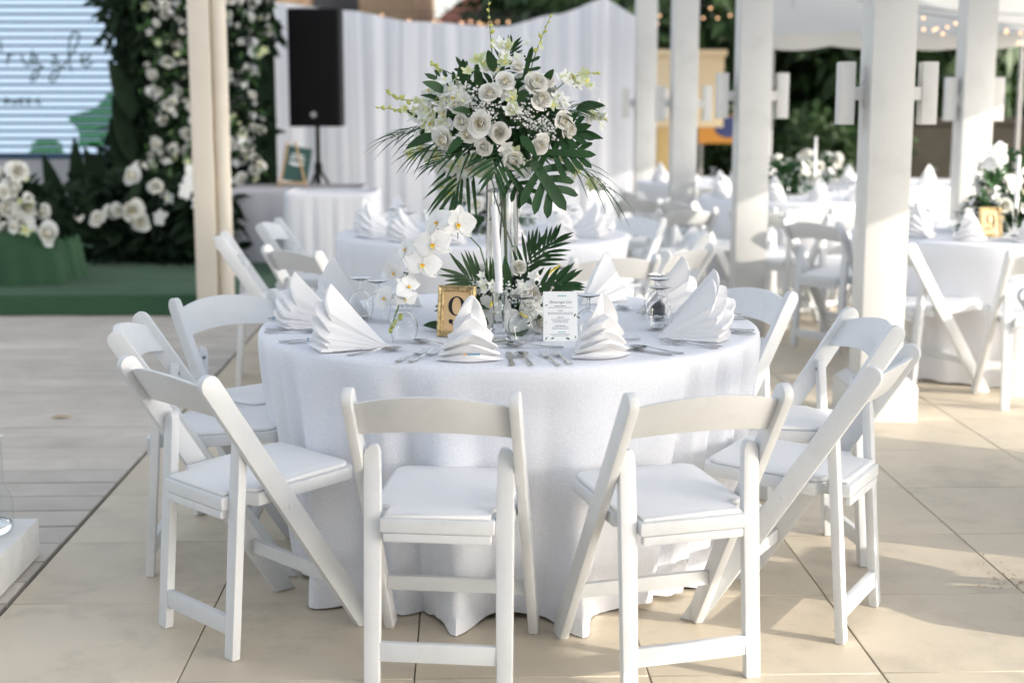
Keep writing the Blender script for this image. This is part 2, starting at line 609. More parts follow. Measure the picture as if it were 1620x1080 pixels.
# ------------------------------------------------------------------ folding chair
def rounded_strip(p0, p1, hw, n=7, foot=True):
    """outline of a board from foot p0 (cut level) up to p1 (rounded), half width hw, in a 2D plane"""
    a, b = Vector(p0), Vector(p1)
    d = (b - a).normalized()
    w = Vector((-d.y, d.x))
    k = hw / abs(w.x) if abs(w.x) > 0.2 else hw
    pts = [(a.x + k, a.y), ] if foot else [tuple(a - w * hw)]
    if foot:
        pts = [(a.x + k, a.y)]
    for i in range(n + 1):
        t = -pi / 2 + pi * i / n
        q = b + d * (hw * cos(t)) + w * (hw * sin(t))
        pts.append((q.x, q.y))
    pts.append((a.x - k, a.y))
    return pts


def rail_y(z):
    return 0.22 - 0.49 * (z / 0.77)


def make_chair():
    t = thing("folding_chair", "white folding chair", "chair", (0, 0, 0), 0, "white padded folding chairs")
    rot = Matrix.Rotation(-pi / 2, 4, 'Z')
    # long rails: outline (y,z) extruded in x
    for s in (-1, 1):
        ol = rounded_strip((0.225, 0.0), (-0.268, 0.757), 0.029)
        mb = MB()
        n = len(ol)
        x0, x1 = (0.192, 0.218) if s > 0 else (-0.218, -0.192)
        mb.add([(x0, y, z) for y, z in ol] + [(x1, y, z) for y, z in ol],
               [tuple(range(n)), tuple(range(2 * n - 1, n - 1, -1))] + [(j, j + n, (j + 1) % n + n, (j + 1) % n) for j in range(n)])
        r = mb.obj("rail", M["resin"], t, bevel=0.0045, segs=2)
        MB().lathe([(0.0001, 0), (0.008, 0), (0.007, 0.002), (0.0001, 0.002)], 12).obj("pivot_cap", M["resin"], r, loc=(s * 0.2182, rail_y(0.40), 0.40), rot=(0, s * pi / 2, 0))
    # rear legs
    for s in (-1, 1):
        ol = [(0.151, 0.0), (0.191, 0.0), (0.1913, 0.3), (0.1915, 0.59)]
        for i in range(1, 7):
            a = pi * 0.5 * i / 6
            ol.append((0.1915 - 0.03 + 0.03 * cos(a), 0.59 + 0.03 * sin(a)))
        ol += [(0.155, 0.615), (0.1495, 0.60), (0.1465, 0.42), (0.149, 0.13), (0.151, 0.06)]
        ol = [(s * x, z) for x, z in ol]
        mb = MB().prism(ol, 0.026)
        mb.v = [(x, y - 0.158 - (0.61 - z) * 0.075, z) for x, y, z in mb.v]
        lg = mb.obj("rear_leg", M["resin"], t, bevel=0.004, segs=2)
        for ss in (-1, 1):
            MB().lathe([(0.0001, 0.0012), (0.006, 0.0012), (0.0062, 0)], 10).obj("screw", M["screw"], lg, loc=(s * 0.167 + 0.0, -0.158 + ss * 0.0132, 0.583), rot=(-ss * pi / 2, 0, 0))
    # stretchers
    y9 = -0.158 - (0.61 - 0.09) * 0.075
    MB().box(-0.152, 0.152, y9 - 0.010, y9 + 0.010, 0.062, 0.112).obj("rear_stretcher", M["resin"], t, bevel=0.003)
    y9 = rail_y(0.165)
    MB().box(-0.192, 0.192, y9 - 0.010, y9 + 0.010, 0.145, 0.185).obj("front_stretcher", M["resin"], t, bevel=0.003)

    def seat_outline(ins, front=0.215, rear=-0.205):
        w, wr = 0.187 - ins, 0.1455 - ins
        pts = [(-wr, rear + ins), (wr, rear + ins), (wr, -0.135), (w, -0.115)]
        for i in range(7):
            a = pi / 2 * i / 6
            pts.append((w - 0.035 + 0.035 * cos(a), front - ins - 0.035 + 0.035 * sin(a)))
        for i in range(7):
            a = pi / 2 + pi / 2 * i / 6
            pts.append((-w + 0.035 + 0.035 * cos(a), front - ins - 0.035 + 0.035 * sin(a)))
        pts += [(-w, -0.115), (-wr, -0.135)]
        return pts

    def slope(y):
        return 0.025 * (y + 0.2) / 0.4
    ol = seat_outline(0.0)
    mb = MB().loft([[(x, y, z + slope(y)) for x, y in ol] for z in (0.402, 0.437)])
    mb.box(-0.138, 0.138, -0.2045, -0.185, 0.378, 0.4015)
    mb.obj("seat_frame", M["resin"], t, bevel=0.005, segs=2)
    rings = []
    for ins, z in ((0.013, 0.4375), (0.0105, 0.4415), (0.0115, 0.4465), (0.017, 0.4500), (0.023, 0.4490), (0.029, 0.4510)):
        rings.append([(x, y, z + slope(y)) for x, y in seat_outline(ins)])
    for k, z in ((0.8, 0.4535), (0.5, 0.4550), (0.15, 0.4555)):
        rings.append([(x * k, 0.01 + (y - 0.01) * k, z + slope(0.01 + (y - 0.01) * k)) for x, y in seat_outline(0.03)])
    MB().loft(rings).obj("seat_pad", M["vinyl"], t, angle=60)
    # curved back slat
    mb = MB()
    nx = 16
    rings = []
    for i in range(nx + 1):
        x = -0.193 + 0.386 * i / nx
        c = 1 - (x / 0.193) ** 2
        zb, zt = 0.655 + 0.018 * c, 0.744 + 0.030 * c
        sec = []
        for th, zz in ((-0.008, zb), (0.008, zb), (0.009, (zb + zt) / 2), (0.008, zt), (-0.008, zt), (-0.009, (zb + zt) / 2)):
            sec.append((x, rail_y(min(zz, 0.78)) - 0.004 - 0.030 * c + th, zz))
        rings.append(sec)
    mb.loft(rings)
    mb.obj("backrest", M["resin"], t, bevel=0.0035, segs=2)
    return t


chair0 = make_chair()
used = []


def chair(tx, ty, rz_deg, label, group):
    """(tx,ty): where the top of the back stands; rz: direction the sitter faces, from +Y"""
    rz = radians(rz_deg)
    f = Vector((-sin(rz), cos(rz)))
    loc = (tx + f.x * 0.262, ty + f.y * 0.262, 0)
    if not used:
        used.append(1)
        chair0.location = loc
        chair0.rotation_euler = (0, 0, rz)
        tag(chair0, label, "chair", group)
        return chair0
    return copy_tree(chair0, loc, rz, label, group)


GA = "white folding chairs round the front table"
chair(-0.195, 3.46, -6.4, "white folding chair with its back square to us in front of the number frame", GA)
chair(0.477, 3.48, 17.6, "white folding chair angled at the table below the beverage card", GA)
chair(1.044, 3.95, 61.0, "white folding chair beside the angled chair, seen from its side", GA)
chair(1.165, 4.68, 97.0, "white folding chair just in front of the widest column's plinth", GA)
chair(0.895, 5.46, 128, "white folding chair facing us beyond the tall fan napkin, before the white columns", GA)
chair(-0.91, 3.79, -46.4, "white folding chair closest to the timber deck edge with its rear legs on the tiles", GA)
chair(-1.21, 4.57, -86, "white folding chair half hidden by the chair closest to the deck edge", GA)
chair(-1.04, 5.25, -138, "white folding chair facing us beside the two deck-side fan napkins", GA)


# ------------------------------------------------------------------ round tables
def make_table_cloth(seed, R0=0.81, rb=0.70, amp=0.10, bumps=(), nA=288, nR=26):
    rr = random.Random(seed)
    Z = 0.76
    ph = [rr.uniform(0, 6) for _ in range(6)]

    def fold(th):
        """wide rounded swells parted by narrow deep creases"""
        w = th + 0.16 * sin(3 * th + ph[0]) + 0.09 * sin(5 * th + ph[1]) + 0.04 * sin(11 * th + ph[2])
        a = abs(sin(9.5 * w + ph[3])) if False else abs(sin(9 * w + ph[3]))
        deep = 0.65 + 0.35 * sin(4 * th + ph[4])
        b = abs(sin(17 * w + ph[5]))
        return (a ** 0.7 - 0.62) * 1.35 * deep + (b ** 0.8 - 0.6) * 0.40
    rows = []
    rows.append([(0.0, None)])
    prof = [(0.25, Z), (0.5, Z), (0.68, Z), (R0 - 0.035, Z), (R0 - 0.018, Z - 0.001), (R0 - 0.007, Z - 0.006), (R0 - 0.001, Z - 0.016)]
    rings = []
    for r, z in prof:
        rings.append([(r * cos(2 * pi * j / nA), r * sin(2 * pi * j / nA), z) for j in range(nA)])
    for i in range(1, nR + 1):
        t = i / nR
        ring = []
        for j in range(nA):
            th = 2 * pi * j / nA
            f = fold(th + 0.04 * sin(7 * th + 1) * t)
            env = min(1, t * 1.05) ** 0.55 * (1 - 0.38 * t)
            r = R0 - (R0 - rb) * t + amp * env * f
            r += 0.010 * env * noise.noise(Vector((cos(th) * 6, sin(th) * 6, t * 3 + seed)))
            zb = 0.012 + 0.006 * sin(9 * th + seed) + 0.004 * sin(23 * th)
            for (bd, bh, bw) in bumps:
                dth = (th - radians(bd) + pi) % (2 * pi) - pi
                g = math.exp(-(dth / radians(bw)) ** 2)
                r += bh * g * max(0, (t - 0.25) / 0.75) ** 1.3
                zb -= 0.012 * g
            z = (Z - 0.02) * (1 - t) + max(0.003, zb) * t
            ring.append((r * cos(th), r * sin(th), z))
        rings.append(ring)
    mb = MB()
    mb.loft(rings, True, False, False)
    mb.v.append((0, 0, Z))
    c = len(mb.v) - 1
    for j in range(nA):
        mb.f.append((c, j, (j + 1) % nA))
        mb.m.append(0)
    return mb


TC = Vector((-0.01, 4.70, 0))
tb = thing("round_table", "large round table under a white damask cloth with the tall glass vase on it", "table", TC, 0, "round banquet tables in white cloths")
make_table_cloth(3, bumps=((-100, 0.15, 3.2), (-76, 0.17, 3.6), (-133, 0.12, 5))).obj("tablecloth", M["cloth"], tb, angle=80)
FT = MB()
make_ft = make_table_cloth(11, nA=160, nR=12, amp=0.04).mesh("tablecloth", M["cloth_far"], angle=80)

far_tables = {
    "back": (Vector((-0.16, 8.02, 0)), "round white table in front of the white drape, behind the tall vase"),
    "side": (Vector((2.72, 8.1, 0)), "round white table with the big orchid centrepiece beyond the widest column"),
    "mid": (Vector((2.25, 11.2, 0)), "round white table seen between the two nearer columns"),
    "rear": (Vector((3.5, 13.2, 0)), "round white table in front of the old stone wall"),
    "gate": (Vector((1.95, 13.4, 0)), "round white table in front of the orange sign"),
}
for k, (c, lab) in far_tables.items():
    t = thing("round_table", lab, "table", c, R.uniform(0, 6), "round banquet tables in white cloths")
    link("tablecloth", make_ft, t)


# ------------------------------------------------------------------ napkins
def make_napkin(seed):
    """accordion-pleated fan folded in half: pleats radiate from one low point, the halves meet at the outer edge"""
    th = [5, 12, 20, 30, 46]
    L = [0.220, 0.224, 0.228, 0.230, 0.236]
    W = [0.084, 0.080, 0.071, 0.060, 0.044]
    dr = [3.5, 6, 8, 9, 15]
    NU, NT = 12, 6
    rn = random.Random(seed)
    th = [t + rn.uniform(-1.2, 1.2) * (0.4 + i * 0.5) for i, t in enumerate(th)]
    L = [l * rn.uniform(0.96, 1.03) for l in L]
    W = [w * rn.uniform(0.93, 1.05) for w in W]
    skew = rn.uniform(-0.10, 0.10)
    P = 0.115

    def row(tdeg, l, w, d, wav=0.0):
        out = []
        for i in range(NU + 1):
            u = -1 + 2 * i / NU
            a = radians(max(0.5, tdeg - d * (abs(u) ** 1.2) + wav * 1.4 * sin(3 * u + tdeg + seed)))
            ll = l * (1 - 0.20 * u * u)
            out.append((P - ll * cos(a), w * u + 0.004 * wav * sin(4 * u + tdeg + seed) + skew * ll * sin(a), ll * sin(a) + 0.0015))
        return out
    rows = [row(0.5, 0.205, 0.082, 0)]
    for k in range(5):
        rows.append(row(th[k] - 0.7, L[k], W[k], dr[k], 0.7))
        rows.append(row(th[k] + 0.7, L[k] * 0.997, W[k] * 0.985, dr[k], 0.7))
        if k < 4:
            rows.append(row(th[k] * 0.62 + th[k + 1] * 0.38, L[k] * 0.90, (W[k] * 0.5 + W[k + 1] * 0.5) * 0.84, (dr[k] + dr[k + 1]) / 2, 0.4))
    mb = MB()
    mb.loft(rows, closed=False)
    for e in (0, NU):          # the two pleated flanks
        for i in range(len(rows) - 1):
            def flank(u, v, a=Vector(rows[i][e]), b=Vector(rows[i + 1][e])):
                q = a.lerp(b, v)
                t = 1 - u
                y = q.y * (t ** 0.85) * 1.0
                return (P + (q.x - P) * t, y if t > 0 else 0.0, 0.0015 + (q.z - 0.0015) * (t ** 1.06))
            mb.grid(flank, NT, 1)
    last = rows[-1]

    def top(u, v):
        i = v * NU
        a = Vector(last[min(NU, int(round(i)))])
        t = 1 - u
        return (P + (a.x - P) * t, a.y * t ** 0.85, 0.0015 + (a.z - 0.0015) * (t ** 1.06))
    mb.grid(top, NT, NU)
    return mb.mesh("cloth_fan", M["napkin"], angle=38)


nap_me = [make_napkin(k) for k in range(6)]
GN = "white fan-folded napkins"


def napkin(c, ang_deg, r, label, group, yaw=0.0, tagged=False, s=1.0):
    a = radians(ang_deg)
    o = link("napkin", nap_me[R.randrange(6)], None, (c.x + r * cos(a), c.y + r * sin(a), 0.7605), (0, 0, a + pi + radians(yaw)), s * 1.07)
    tag(o, label, "napkin", group)
    if tagged:
        mbt = MB().box(-0.1085, -0.106, -0.028, 0.006, 0.024, 0.0285)
        p = mbt.obj("care_label", M["tag_blue"], o, smooth=False)
        MB().box(-0.1085, -0.106, 0.0065, 0.014, 0.024, 0.0285).obj("care_label_end", M["tag_orange"], p, smooth=False)
    return o


# ------------------------------------------------------------------ goblets and cutlery
def make_goblet():
    t = thing("goblet", "", "wine glass")
    bowl = [(0.0345, 0.0), (0.036, 0.012), (0.041, 0.034), (0.0425, 0.046), (0.040, 0.062), (0.032, 0.078), (0.018, 0.089), (0.0075, 0.094)]
    inner = [(r - 0.0014, z - (0.001 if i > 4 else 0)) for i, (r, z) in enumerate(bowl)]
    MB().lathe(bowl + inner[::-1], 32).obj("bowl", M["gobletglass"], t, angle=60)
    MB().lathe([(0.0075, 0.094), (0.0055, 0.099), (0.0075, 0.104), (0.005, 0.109), (0.0045, 0.118), (0.007, 0.1245), (0.0001, 0.126)], 16).obj("stem", M["gobletglass"], t)
    MB().lathe([(0.0001, 0.1262), (0.012, 0.1275), (0.034, 0.1345), (0.036, 0.136), (0.034, 0.1372), (0.010, 0.1310), (0.0001, 0.1300)], 32).obj("foot", M["gobletglass"], t)
    return t


goblet0 = make_goblet()
gused = []


def goblet(p, label, group):
    loc = (p[0], p[1], 0.7608)
    if not gused:
        gused.append(1)
        goblet0.location = loc
        return tag(goblet0, label, "wine glass", group)
    return copy_tree(goblet0, loc, R.uniform(0, 6), label, group)


def flat_handle(mb, x0, x1, w0, w1, z0=0.002, arch=0.006, seg=8, th=0.0022):
    rings = []
    for i in range(seg + 1):
        t = i / seg
        x = x0 + (x1 - x0) * t
        w = (w0 + (w1 - w0) * t ** 1.5)
        if i == seg:
            w *= 0.7
        z = z0 + arch * (1 - t) ** 2 + 0.001 * t
        rings.append([(x, -w / 2, z), (x, w / 2, z), (x, w / 2 * 0.6, z + th), (x, -w / 2 * 0.6, z + th)])
    mb.loft(rings)


def make_fork():
    h = MB()
    flat_handle(h, 0.085, 0.19, 0.006, 0.019)
    t = thing("fork", "", "fork")
    h.obj("handle", M["steel"], t, angle=50)
    tn = MB()
    rings = []
    for x, w, z in ((0.088, 0.006, 0.008), (0.075, 0.008, 0.007), (0.066, 0.018, 0.0035), (0.055, 0.024, 0.003)):
        rings.append([(x, -w / 2, z), (x, w / 2, z), (x, w / 2, z + 0.002), (x, -w / 2, z + 0.002)])
    tn.loft(rings)
    for k in range(4):
        yc = -0.0098 + 0.00653 * k
        rings = [[(x, yc - 0.0016 * q, z), (x, yc + 0.0016 * q, z), (x, yc + 0.0016 * q, z + 0.0018), (x, yc - 0.0016 * q, z + 0.0018)]
                 for x, z, q in ((0.0555, 0.003, 1), (0.035, 0.0035, 0.95), (0.012, 0.007, 0.8), (0.0, 0.010, 0.4))]
        tn.loft(rings)
    tn.obj("tines", M["steel"], t, angle=50)
    return t


def make_spoon():
    t = thing("spoon", "", "spoon")
    h = MB()
    flat_handle(h, 0.066, 0.18, 0.006, 0.018, arch=0.009)
    h.obj("handle", M["steel"], t, angle=50)
    b = MB()

    def fn(u, v):
        a = 2 * pi * v
        r = u
        x = 0.034 - 0.034 * r * cos(a)
        y = 0.021 * r * sin(a) * (1 - 0.18 * cos(a) * -1 * r)
        z = 0.0025 + 0.0085 * r * r + (0.003 if r > 0.99 and abs(a - pi) < 0.4 else 0)
        return (x, y, z)
    b.grid(fn, 7, 24)
    b.obj("bowl", M["steel"], t, angle=80)
    return t


def make_knife():
    t = thing("knife", "", "knife")
    h = MB()
    flat_handle(h, 0.12, 0.21, 0.010, 0.019, arch=0.001)
    h.obj("handle", M["steel"], t, angle=50)
    b = MB()
    rings = []
    for x, w, o in ((0.121, 0.011, 0), (0.10, 0.017, 0.001), (0.05, 0.019, 0.002), (0.015, 0.016, 0.001), (0.0, 0.004, -0.005)):
        rings.append([(x, -w / 2 + o, 0.0025), (x, w / 2 + o, 0.0025), (x, w / 2 + o, 0.0042), (x, -w / 2 + o, 0.0038)])
    b.loft(rings)
    b.obj("blade", M["steel"], t, angle=30)
    return t


PROTO = {"fork": [make_fork(), False], "spoon": [make_spoon(), False], "knife": [make_knife(), False]}


def cutlery(kind, c, ang_deg, r0, off, label, z=0.7606, turn=0.0):
    a = radians(ang_deg)
    d = Vector((cos(a), sin(a), 0))
    w = Vector((-d.y, d.x, 0))
    p = c + d * r0 + w * off
    rz = a + radians(turn)
    src, u = PROTO[kind]
    grp = {"fork": "steel forks on the front table", "spoon": "steel spoons on the front table", "knife": "steel knives on the front table"}[kind]
    if not u:
        PROTO[kind][1] = True
        src.location = (p.x, p.y, z)
        src.rotation_euler = (0, 0, rz)
        return tag(src, label, kind, grp)
    return copy_tree(src, (p.x, p.y, z), rz, label, grp)


# place settings of the front table: angle, napkin phrase
SET = [  # angle, which napkin, radius, yaw, tag, goblet (angle, radius), turn of forks, turn of knife and spoon
    (260, "in front of the number frame", 0.665, 14, True, (276, 0.38), 0, 3),
    (291.5, "right of the beverage card", 0.655, 0, False, (305, 0.42), 4, 18),
    (227, "below the orchid branch", 0.69, -44, True, (231, 0.50), -18, -30),
    (330, "nearest the widest column", 0.66, 27, False, (342, 0.50), 10, 14),
    (354, "just beyond the one by the widest column", 0.62, 10, False, (8, 0.50), 0, 0),
    (25, "before the column-side chair facing us", 0.60, 0, False, (20, 0.53), 0, 0),
    (187, "at the deck-side rim", 0.645, -6, True, (170, 0.50), 0, -20),
    (160, "with the highest point on the deck side", 0.60, -20, False, (178, 0.43), 0, 0),
    (58, "at the far rim behind the beverage card", 0.60, 0, False, (66, 0.46), 0, 0),
    (130, "at the far rim behind the orchids", 0.60, 0, False, (143, 0.46), 0, 0),
]
for ang, ph, r, yaw, tg, (ga, gr), tf, tk in SET:
    napkin(TC, ang, r, "white fan napkin " + ph, GN + " on the front table", yaw, tg)
    a = radians(ga)
    goblet((TC.x + gr * cos(a), TC.y + gr * sin(a)), "upturned goblet paired with the napkin " + ph, "upturned goblets on the front table")
    if ang in (58, 130):
        continue
    cutlery("fork", TC, ang - 12.6, 0.615, 0.0, "outer fork for the napkin " + ph, turn=tf)
    cutlery("fork", TC, ang - 9.4, 0.605, 0.0, "inner fork for the napkin " + ph, turn=tf - 3)
    cutlery("knife", TC, ang + 10, 0.585, 0.0, "table knife for the napkin " + ph, turn=tk)
    cutlery("spoon", TC, ang + 13, 0.62, 0.0, "soup spoon for the napkin " + ph, turn=tk + 4)
    cutlery("spoon", TC, ang + 2, 0.49, 0.05, "crosswise dessert spoon behind the napkin " + ph, turn=95)


# ------------------------------------------------------------------ number frame, card, candle, vase
def make_frame(name, label, loc, rz, lean, w=0.115, h=0.15, group=None, number=True):
    t = thing(name, label, "picture frame", loc, rz, group)
    Tm = Matrix.Rotation(radians(-lean), 4, 'X')
    prof = [(0.0, 0.0), (0.0, 0.010), (0.005, 0.015), (0.010, 0.011), (0.014, 0.0125), (0.019, 0.007), (0.0195, 0.0)]
    mb = MB()
    rings = []
    for sx, sz in ((-1, 0), (1, 0), (1, 1), (-1, 1)):
        ring = []
        for ins, d in prof:
            x = sx * (w / 2 - ins)
            z = (ins if sz == 0 else h - ins)
            ring.append((x, -d, z))
        rings.append(ring)
    rings.append(rings[0])
    mb.loft(rings, closed=False)
    mb.v = [tuple(Tm @ Vector(q)) for q in mb.v]
    mb.obj("moulding", M["gilt"], t, angle=25)
    MB().box(-w / 2 + 0.012, w / 2 - 0.012, -0.0045, 0.002, 0.012, h - 0.012, T=Tm).obj("paper", M["kraft"], t, smooth=False)
    if number:
        ol = MB()
        # figure 9: closed bowl with thick flanks, tail sweeping to a ball
        cx, cz = 0.0, 0.095
        n = 40
        v, f = [], []
        for i in range(n):
            a = 2 * pi * i / n
            ro = Vector((0.026 * cos(a), 0.030 * sin(a)))
            ri = Vector((0.0145 * cos(a), 0.0265 * sin(a)))
            v += [(cx + ro.x, -0.0056, cz + ro.y), (cx + ri.x, -0.0056, cz + ri.y)]
            f.append((2 * i, 2 * ((i + 1) % n), 2 * ((i + 1) % n) + 1, 2 * i + 1))
        ol.add(v, f, T=Tm)
        tail = [(0.0200, 0.098, 0.0116), (0.0195, 0.080, 0.0112), (0.016, 0.062, 0.0095), (0.009, 0.047, 0.006), (-0.001, 0.0395, 0.003), (-0.010, 0.039, 0.003), (-0.015, 0.043, 0.005)]
        v, f = [], []
        for i, (x, z, wd) in enumerate(tail):
            p = Vector((x, z))
            q = Vector(tail[min(i + 1, len(tail) - 1)][:2]) - Vector(tail[max(i - 1, 0)][:2])
            q.normalize()
            nn = Vector((-q.y, q.x))
            v += [(p.x + nn.x * wd / 2, -0.0058, p.y + nn.y * wd / 2), (p.x - nn.x * wd / 2, -0.0058, p.y - nn.y * wd / 2)]
        for i in range(len(tail) - 1):
            f.append((2 * i, 2 * i + 1, 2 * i + 3, 2 * i + 2))
        ol.add(v, f, T=Tm)
        v = [(-0.0165, -0.0060, 0.048)] + [(-0.0165 + 0.0068 * cos(2 * pi * i / 16), -0.0060, 0.048 + 0.0068 * sin(2 * pi * i / 16)) for i in range(16)]
        ol.add(v, [(0, 1 + i, 1 + (i + 1) % 16) for i in range(16)], T=Tm)
        ol.obj("number", M["black_ink"], t, smooth=False, recalc=False)
    MB().box(-0.02, 0.02, -0.0015, 0.0015, 0.001, 0.115, T=Matrix.Translation((0, 0.062, 0)) @ Matrix.Rotation(radians(18), 4, 'X')).obj("easel_leg", M["black"], t, smooth=False)
    return t


make_frame("number_frame", "antique gilt frame holding a black figure 9, behind the front napkin", (-0.172, 4.40, 0.7606), radians(-12), 10, 0.118, 0.158, "gilt number frames")


def text_mesh(body, size, m, parent, loc, rot, shear=0.0, align='CENTER', name="lettering", offset=0.0):
    cu = bpy.data.curves.new(name, 'FONT')
    cu.body = body
    cu.size = size
    cu.shear = shear
    cu.align_x = align
    cu.offset = offset
    o = bpy.data.objects.new("tmp", cu)
    COL.objects.link(o)
    dg = bpy.context.evaluated_depsgraph_get()
    me = bpy.data.meshes.new_from_object(o.evaluated_get(dg))
    bpy.data.objects.remove(o)
    me.materials.clear()
    me.materials.append(m)
    return link(name, me, parent, loc, rot)


cd = thing("menu_card", "white beverage card with small print standing by the centrepiece", "menu card", (0.146, 4.32, 0.7606), radians(2), None)
TL = Matrix.Rotation(radians(-8), 4, 'X')
MB().box(-0.052, 0.052, -0.001, 0.001, 0, 0.150, T=TL).obj("front_sheet", M["card"], cd, smooth=False)
MB().box(-0.052, 0.052, -0.001, 0.001, 0, 0.150, T=Matrix.Translation((0, 0.0445, 0)) @ Matrix.Rotation(radians(9), 4, 'X')).obj("back_sheet", M["card"], cd, smooth=False)
rt = (radians(90 - 8), 0, 0)


def on_card(x, z, d=0.0016):
    return TL @ Vector((x, -d, z))


text_mesh("Beverage List", 0.0125, M["grey_ink"], cd, on_card(0, 0.1145), rt, 0.35)
pr = MB()
rc = random.Random(5)
for z, w, dk in ((0.1055, 0.034, 1), (0.101, 0.072, 0), (0.091, 0.014, 1), (0.0855, 0.076, 0), (0.081, 0.076, 0), (0.071, 0.02, 1),
                 (0.0655, 0.056, 0), (0.061, 0.048, 0), (0.0565, 0.044, 0), (0.046, 0.032, 1), (0.0415, 0.05, 0), (0.037, 0.05, 0), (0.021, 0.06, 0), (0.0165, 0.052, 0)):
    x = -w / 2
    while x < w / 2:
        l = rc.uniform(0.003, 0.008)
        q = [on_card(x, z), on_card(min(x + l, w / 2), z), on_card(min(x + l, w / 2), z + (0.0022 if dk else 0.0015)), on_card(x, z + (0.0022 if dk else 0.0015))]
        pr.add(q, [(0, 1, 2, 3)])
        x += l + 0.0012
pr.obj("small_print", M["grey_ink"], cd, smooth=False, recalc=False)
pt = MB()
for x0, x1, z0, z1 in ((-0.008, 0.018, 0.1355, 0.1385), (-0.008, 0.016, 0.0265, 0.029)):
    pt.add([on_card(x0, z0), on_card(x1, z0), on_card(x1, z1), on_card(x0, z1)], [(0, 1, 2, 3)])
pt.obj("teal_print", M["teal_ink"], cd, smooth=False, recalc=False)
sp = MB()
for x, z, a, l in ((0.046, 0.085, -2.0, 0.014), (0.049, 0.08, -1.2, 0.012), (-0.047, 0.107, 0.4, 0.010), (-0.045, 0.054, 1.2, 0.006), (-0.046, 0.004, 1.0, 0.012), (-0.03, 0.006, 0.5, 0.014), (0.03, 0.006, 2.8, 0.016), (0.047, 0.008, 1.9, 0.010)):
    for s in (-1, 1):
        p = [(x, z), (x + l * 0.5 * cos(a) - s * l * 0.2 * sin(a), z + l * 0.5 * sin(a) + s * l * 0.2 * cos(a)), (x + l * cos(a), z + l * sin(a))]
        p = [(max(-0.051, min(0.051, q[0])), q[1]) for q in p]
        sp.add([on_card(*q) for q in p], [(0, 1, 2)])
sp.obj("leaf_print", M["leaf_light"], cd, smooth=False, recalc=False)

# candle holder: flared square foot, waisted stem, cup
ch = thing("candle_holder", "clear pressed glass candlestick on the white cloth", "candlestick", (-0.040, 4.30, 0.7606), radians(10))
rings = []
for hw, z, k in ((0.040, 0.0, 0.9), (0.040, 0.008, 0.9), (0.034, 0.012, 0.9), (0.022, 0.035, 0.9), (0.0155, 0.062, 0.85), (0.0135, 0.090, 0.8), (0.0145, 0.110, 0.75), (0.017, 0.118, 0.72), (0.018, 0.150, 0.72)):
    c = hw * 0.72
    rings.append([(hw, -c, z), (hw, c, z), (c, hw, z), (-c, hw, z), (-hw, c, z), (-hw, -c, z), (-c, -hw, z), (c, -hw, z)])
MB().loft(rings).obj("body", M["crystal"], ch, angle=25)
cn = MB().tube([(0, 0, 0.1508), (0.0005, 0, 0.20), (-0.006, 0, 0.30), (-0.0125, 0, 0.405), (-0.013, 0, 0.412)], [0.0115, 0.0112, 0.0105, 0.0098, 0.004], 16).obj("candle", M["wax"], None, loc=(-0.040, 4.30, 0.7608), angle=60)
tag(cn, "tall white taper candle in the pressed glass candlestick", "candle", "white taper candles")
MB().tube([(-0.013, 0, 0.4105), (-0.0125, 0, 0.418), (-0.011, 0, 0.422)], 0.0008, 5).obj("wick", M["black"], cn)

vs = thing("glass_vase", "tall clear cylinder vase holding the high bouquet", "vase", (-0.032, 4.70, 0.7606))
MB().lathe([(0.0001, 0.0), (0.050, 0.0), (0.052, 0.004), (0.052, 0.46), (0.0515, 0.462), (0.049, 0.462), (0.0485, 0.46), (0.0485, 0.014), (0.0001, 0.013)], 48).obj("cylinder", M["crystal"], vs, angle=30)
MB().lathe([(0.0001, 0.0132), (0.0484, 0.0142), (0.0484, 0.425), (0.0001, 0.425)], 48).obj("water", M["water"], vs, angle=30)


# ------------------------------------------------------------------ flowers
def make_rose(seed, opened=1.0, n_out=5):
    rr = random.Random(seed)
    mb = MB()

    def petal(a0, span, r0, r1, h1, flare, mi, lap):
        wob = rr.uniform(0, 6)
        tip = rr.uniform(-0.06, 0.06)

        def fn(u, v):
            w = 2 * u - 1
            a = a0 + w * span / 2
            t = v
            belly = sin(pi * min(1, t * 0.62))
            r = r0 + (r1 - r0) * belly + lap * w * t          # one edge tucks under the next petal
            r += flare * max(0, t - 0.62) ** 1.4 * (1 + 0.25 * sin(3 * a + wob))
            z = h1 * (t - 0.20 * w * w * t) + tip * t * t - flare * 0.55 * max(0, t - 0.72) ** 1.5
            z += 0.025 * sin(4 * w + wob) * t
            return (r * cos(a), r * sin(a), z)
        mb.grid(fn, 7, 6, mi)
    a = rr.uniform(0, 6)
    for k in range(6):          # tight spiral bud
        petal(a, 2.3, 0.03, 0.10 + 0.022 * k, 0.93 - 0.015 * k, -0.10, 1, 0.05)
        a += 2.2
    for n, r1, h, fl, mi, lap in ((4, 0.33, 0.92, 0.05, 1 if opened > 1 else 0, 0.06), (5, 0.50, 0.88, 0.35, 0, 0.07), (5, 0.66, 0.76, 0.8, 0, 0.07), (n_out, 0.80, 0.56, 1.3 * opened, 0, 0.08)):
        a += 0.7
        for k in range(n):
            petal(a, 2 * pi / n * rr.uniform(1.25, 1.5), 0.10, r1 * rr.uniform(0.92, 1.06), h * rr.uniform(0.92, 1.05), fl * rr.uniform(0.5, 1.3), mi, lap)
            a += 2 * pi / n + rr.uniform(-0.12, 0.12)
    return mb.mesh("rose", [M["rose"], M["rose_heart"]], recalc=False, angle=80)


rose_me = [make_rose(1), make_rose(2, 1.3), make_rose(3, 0.7, 4)]


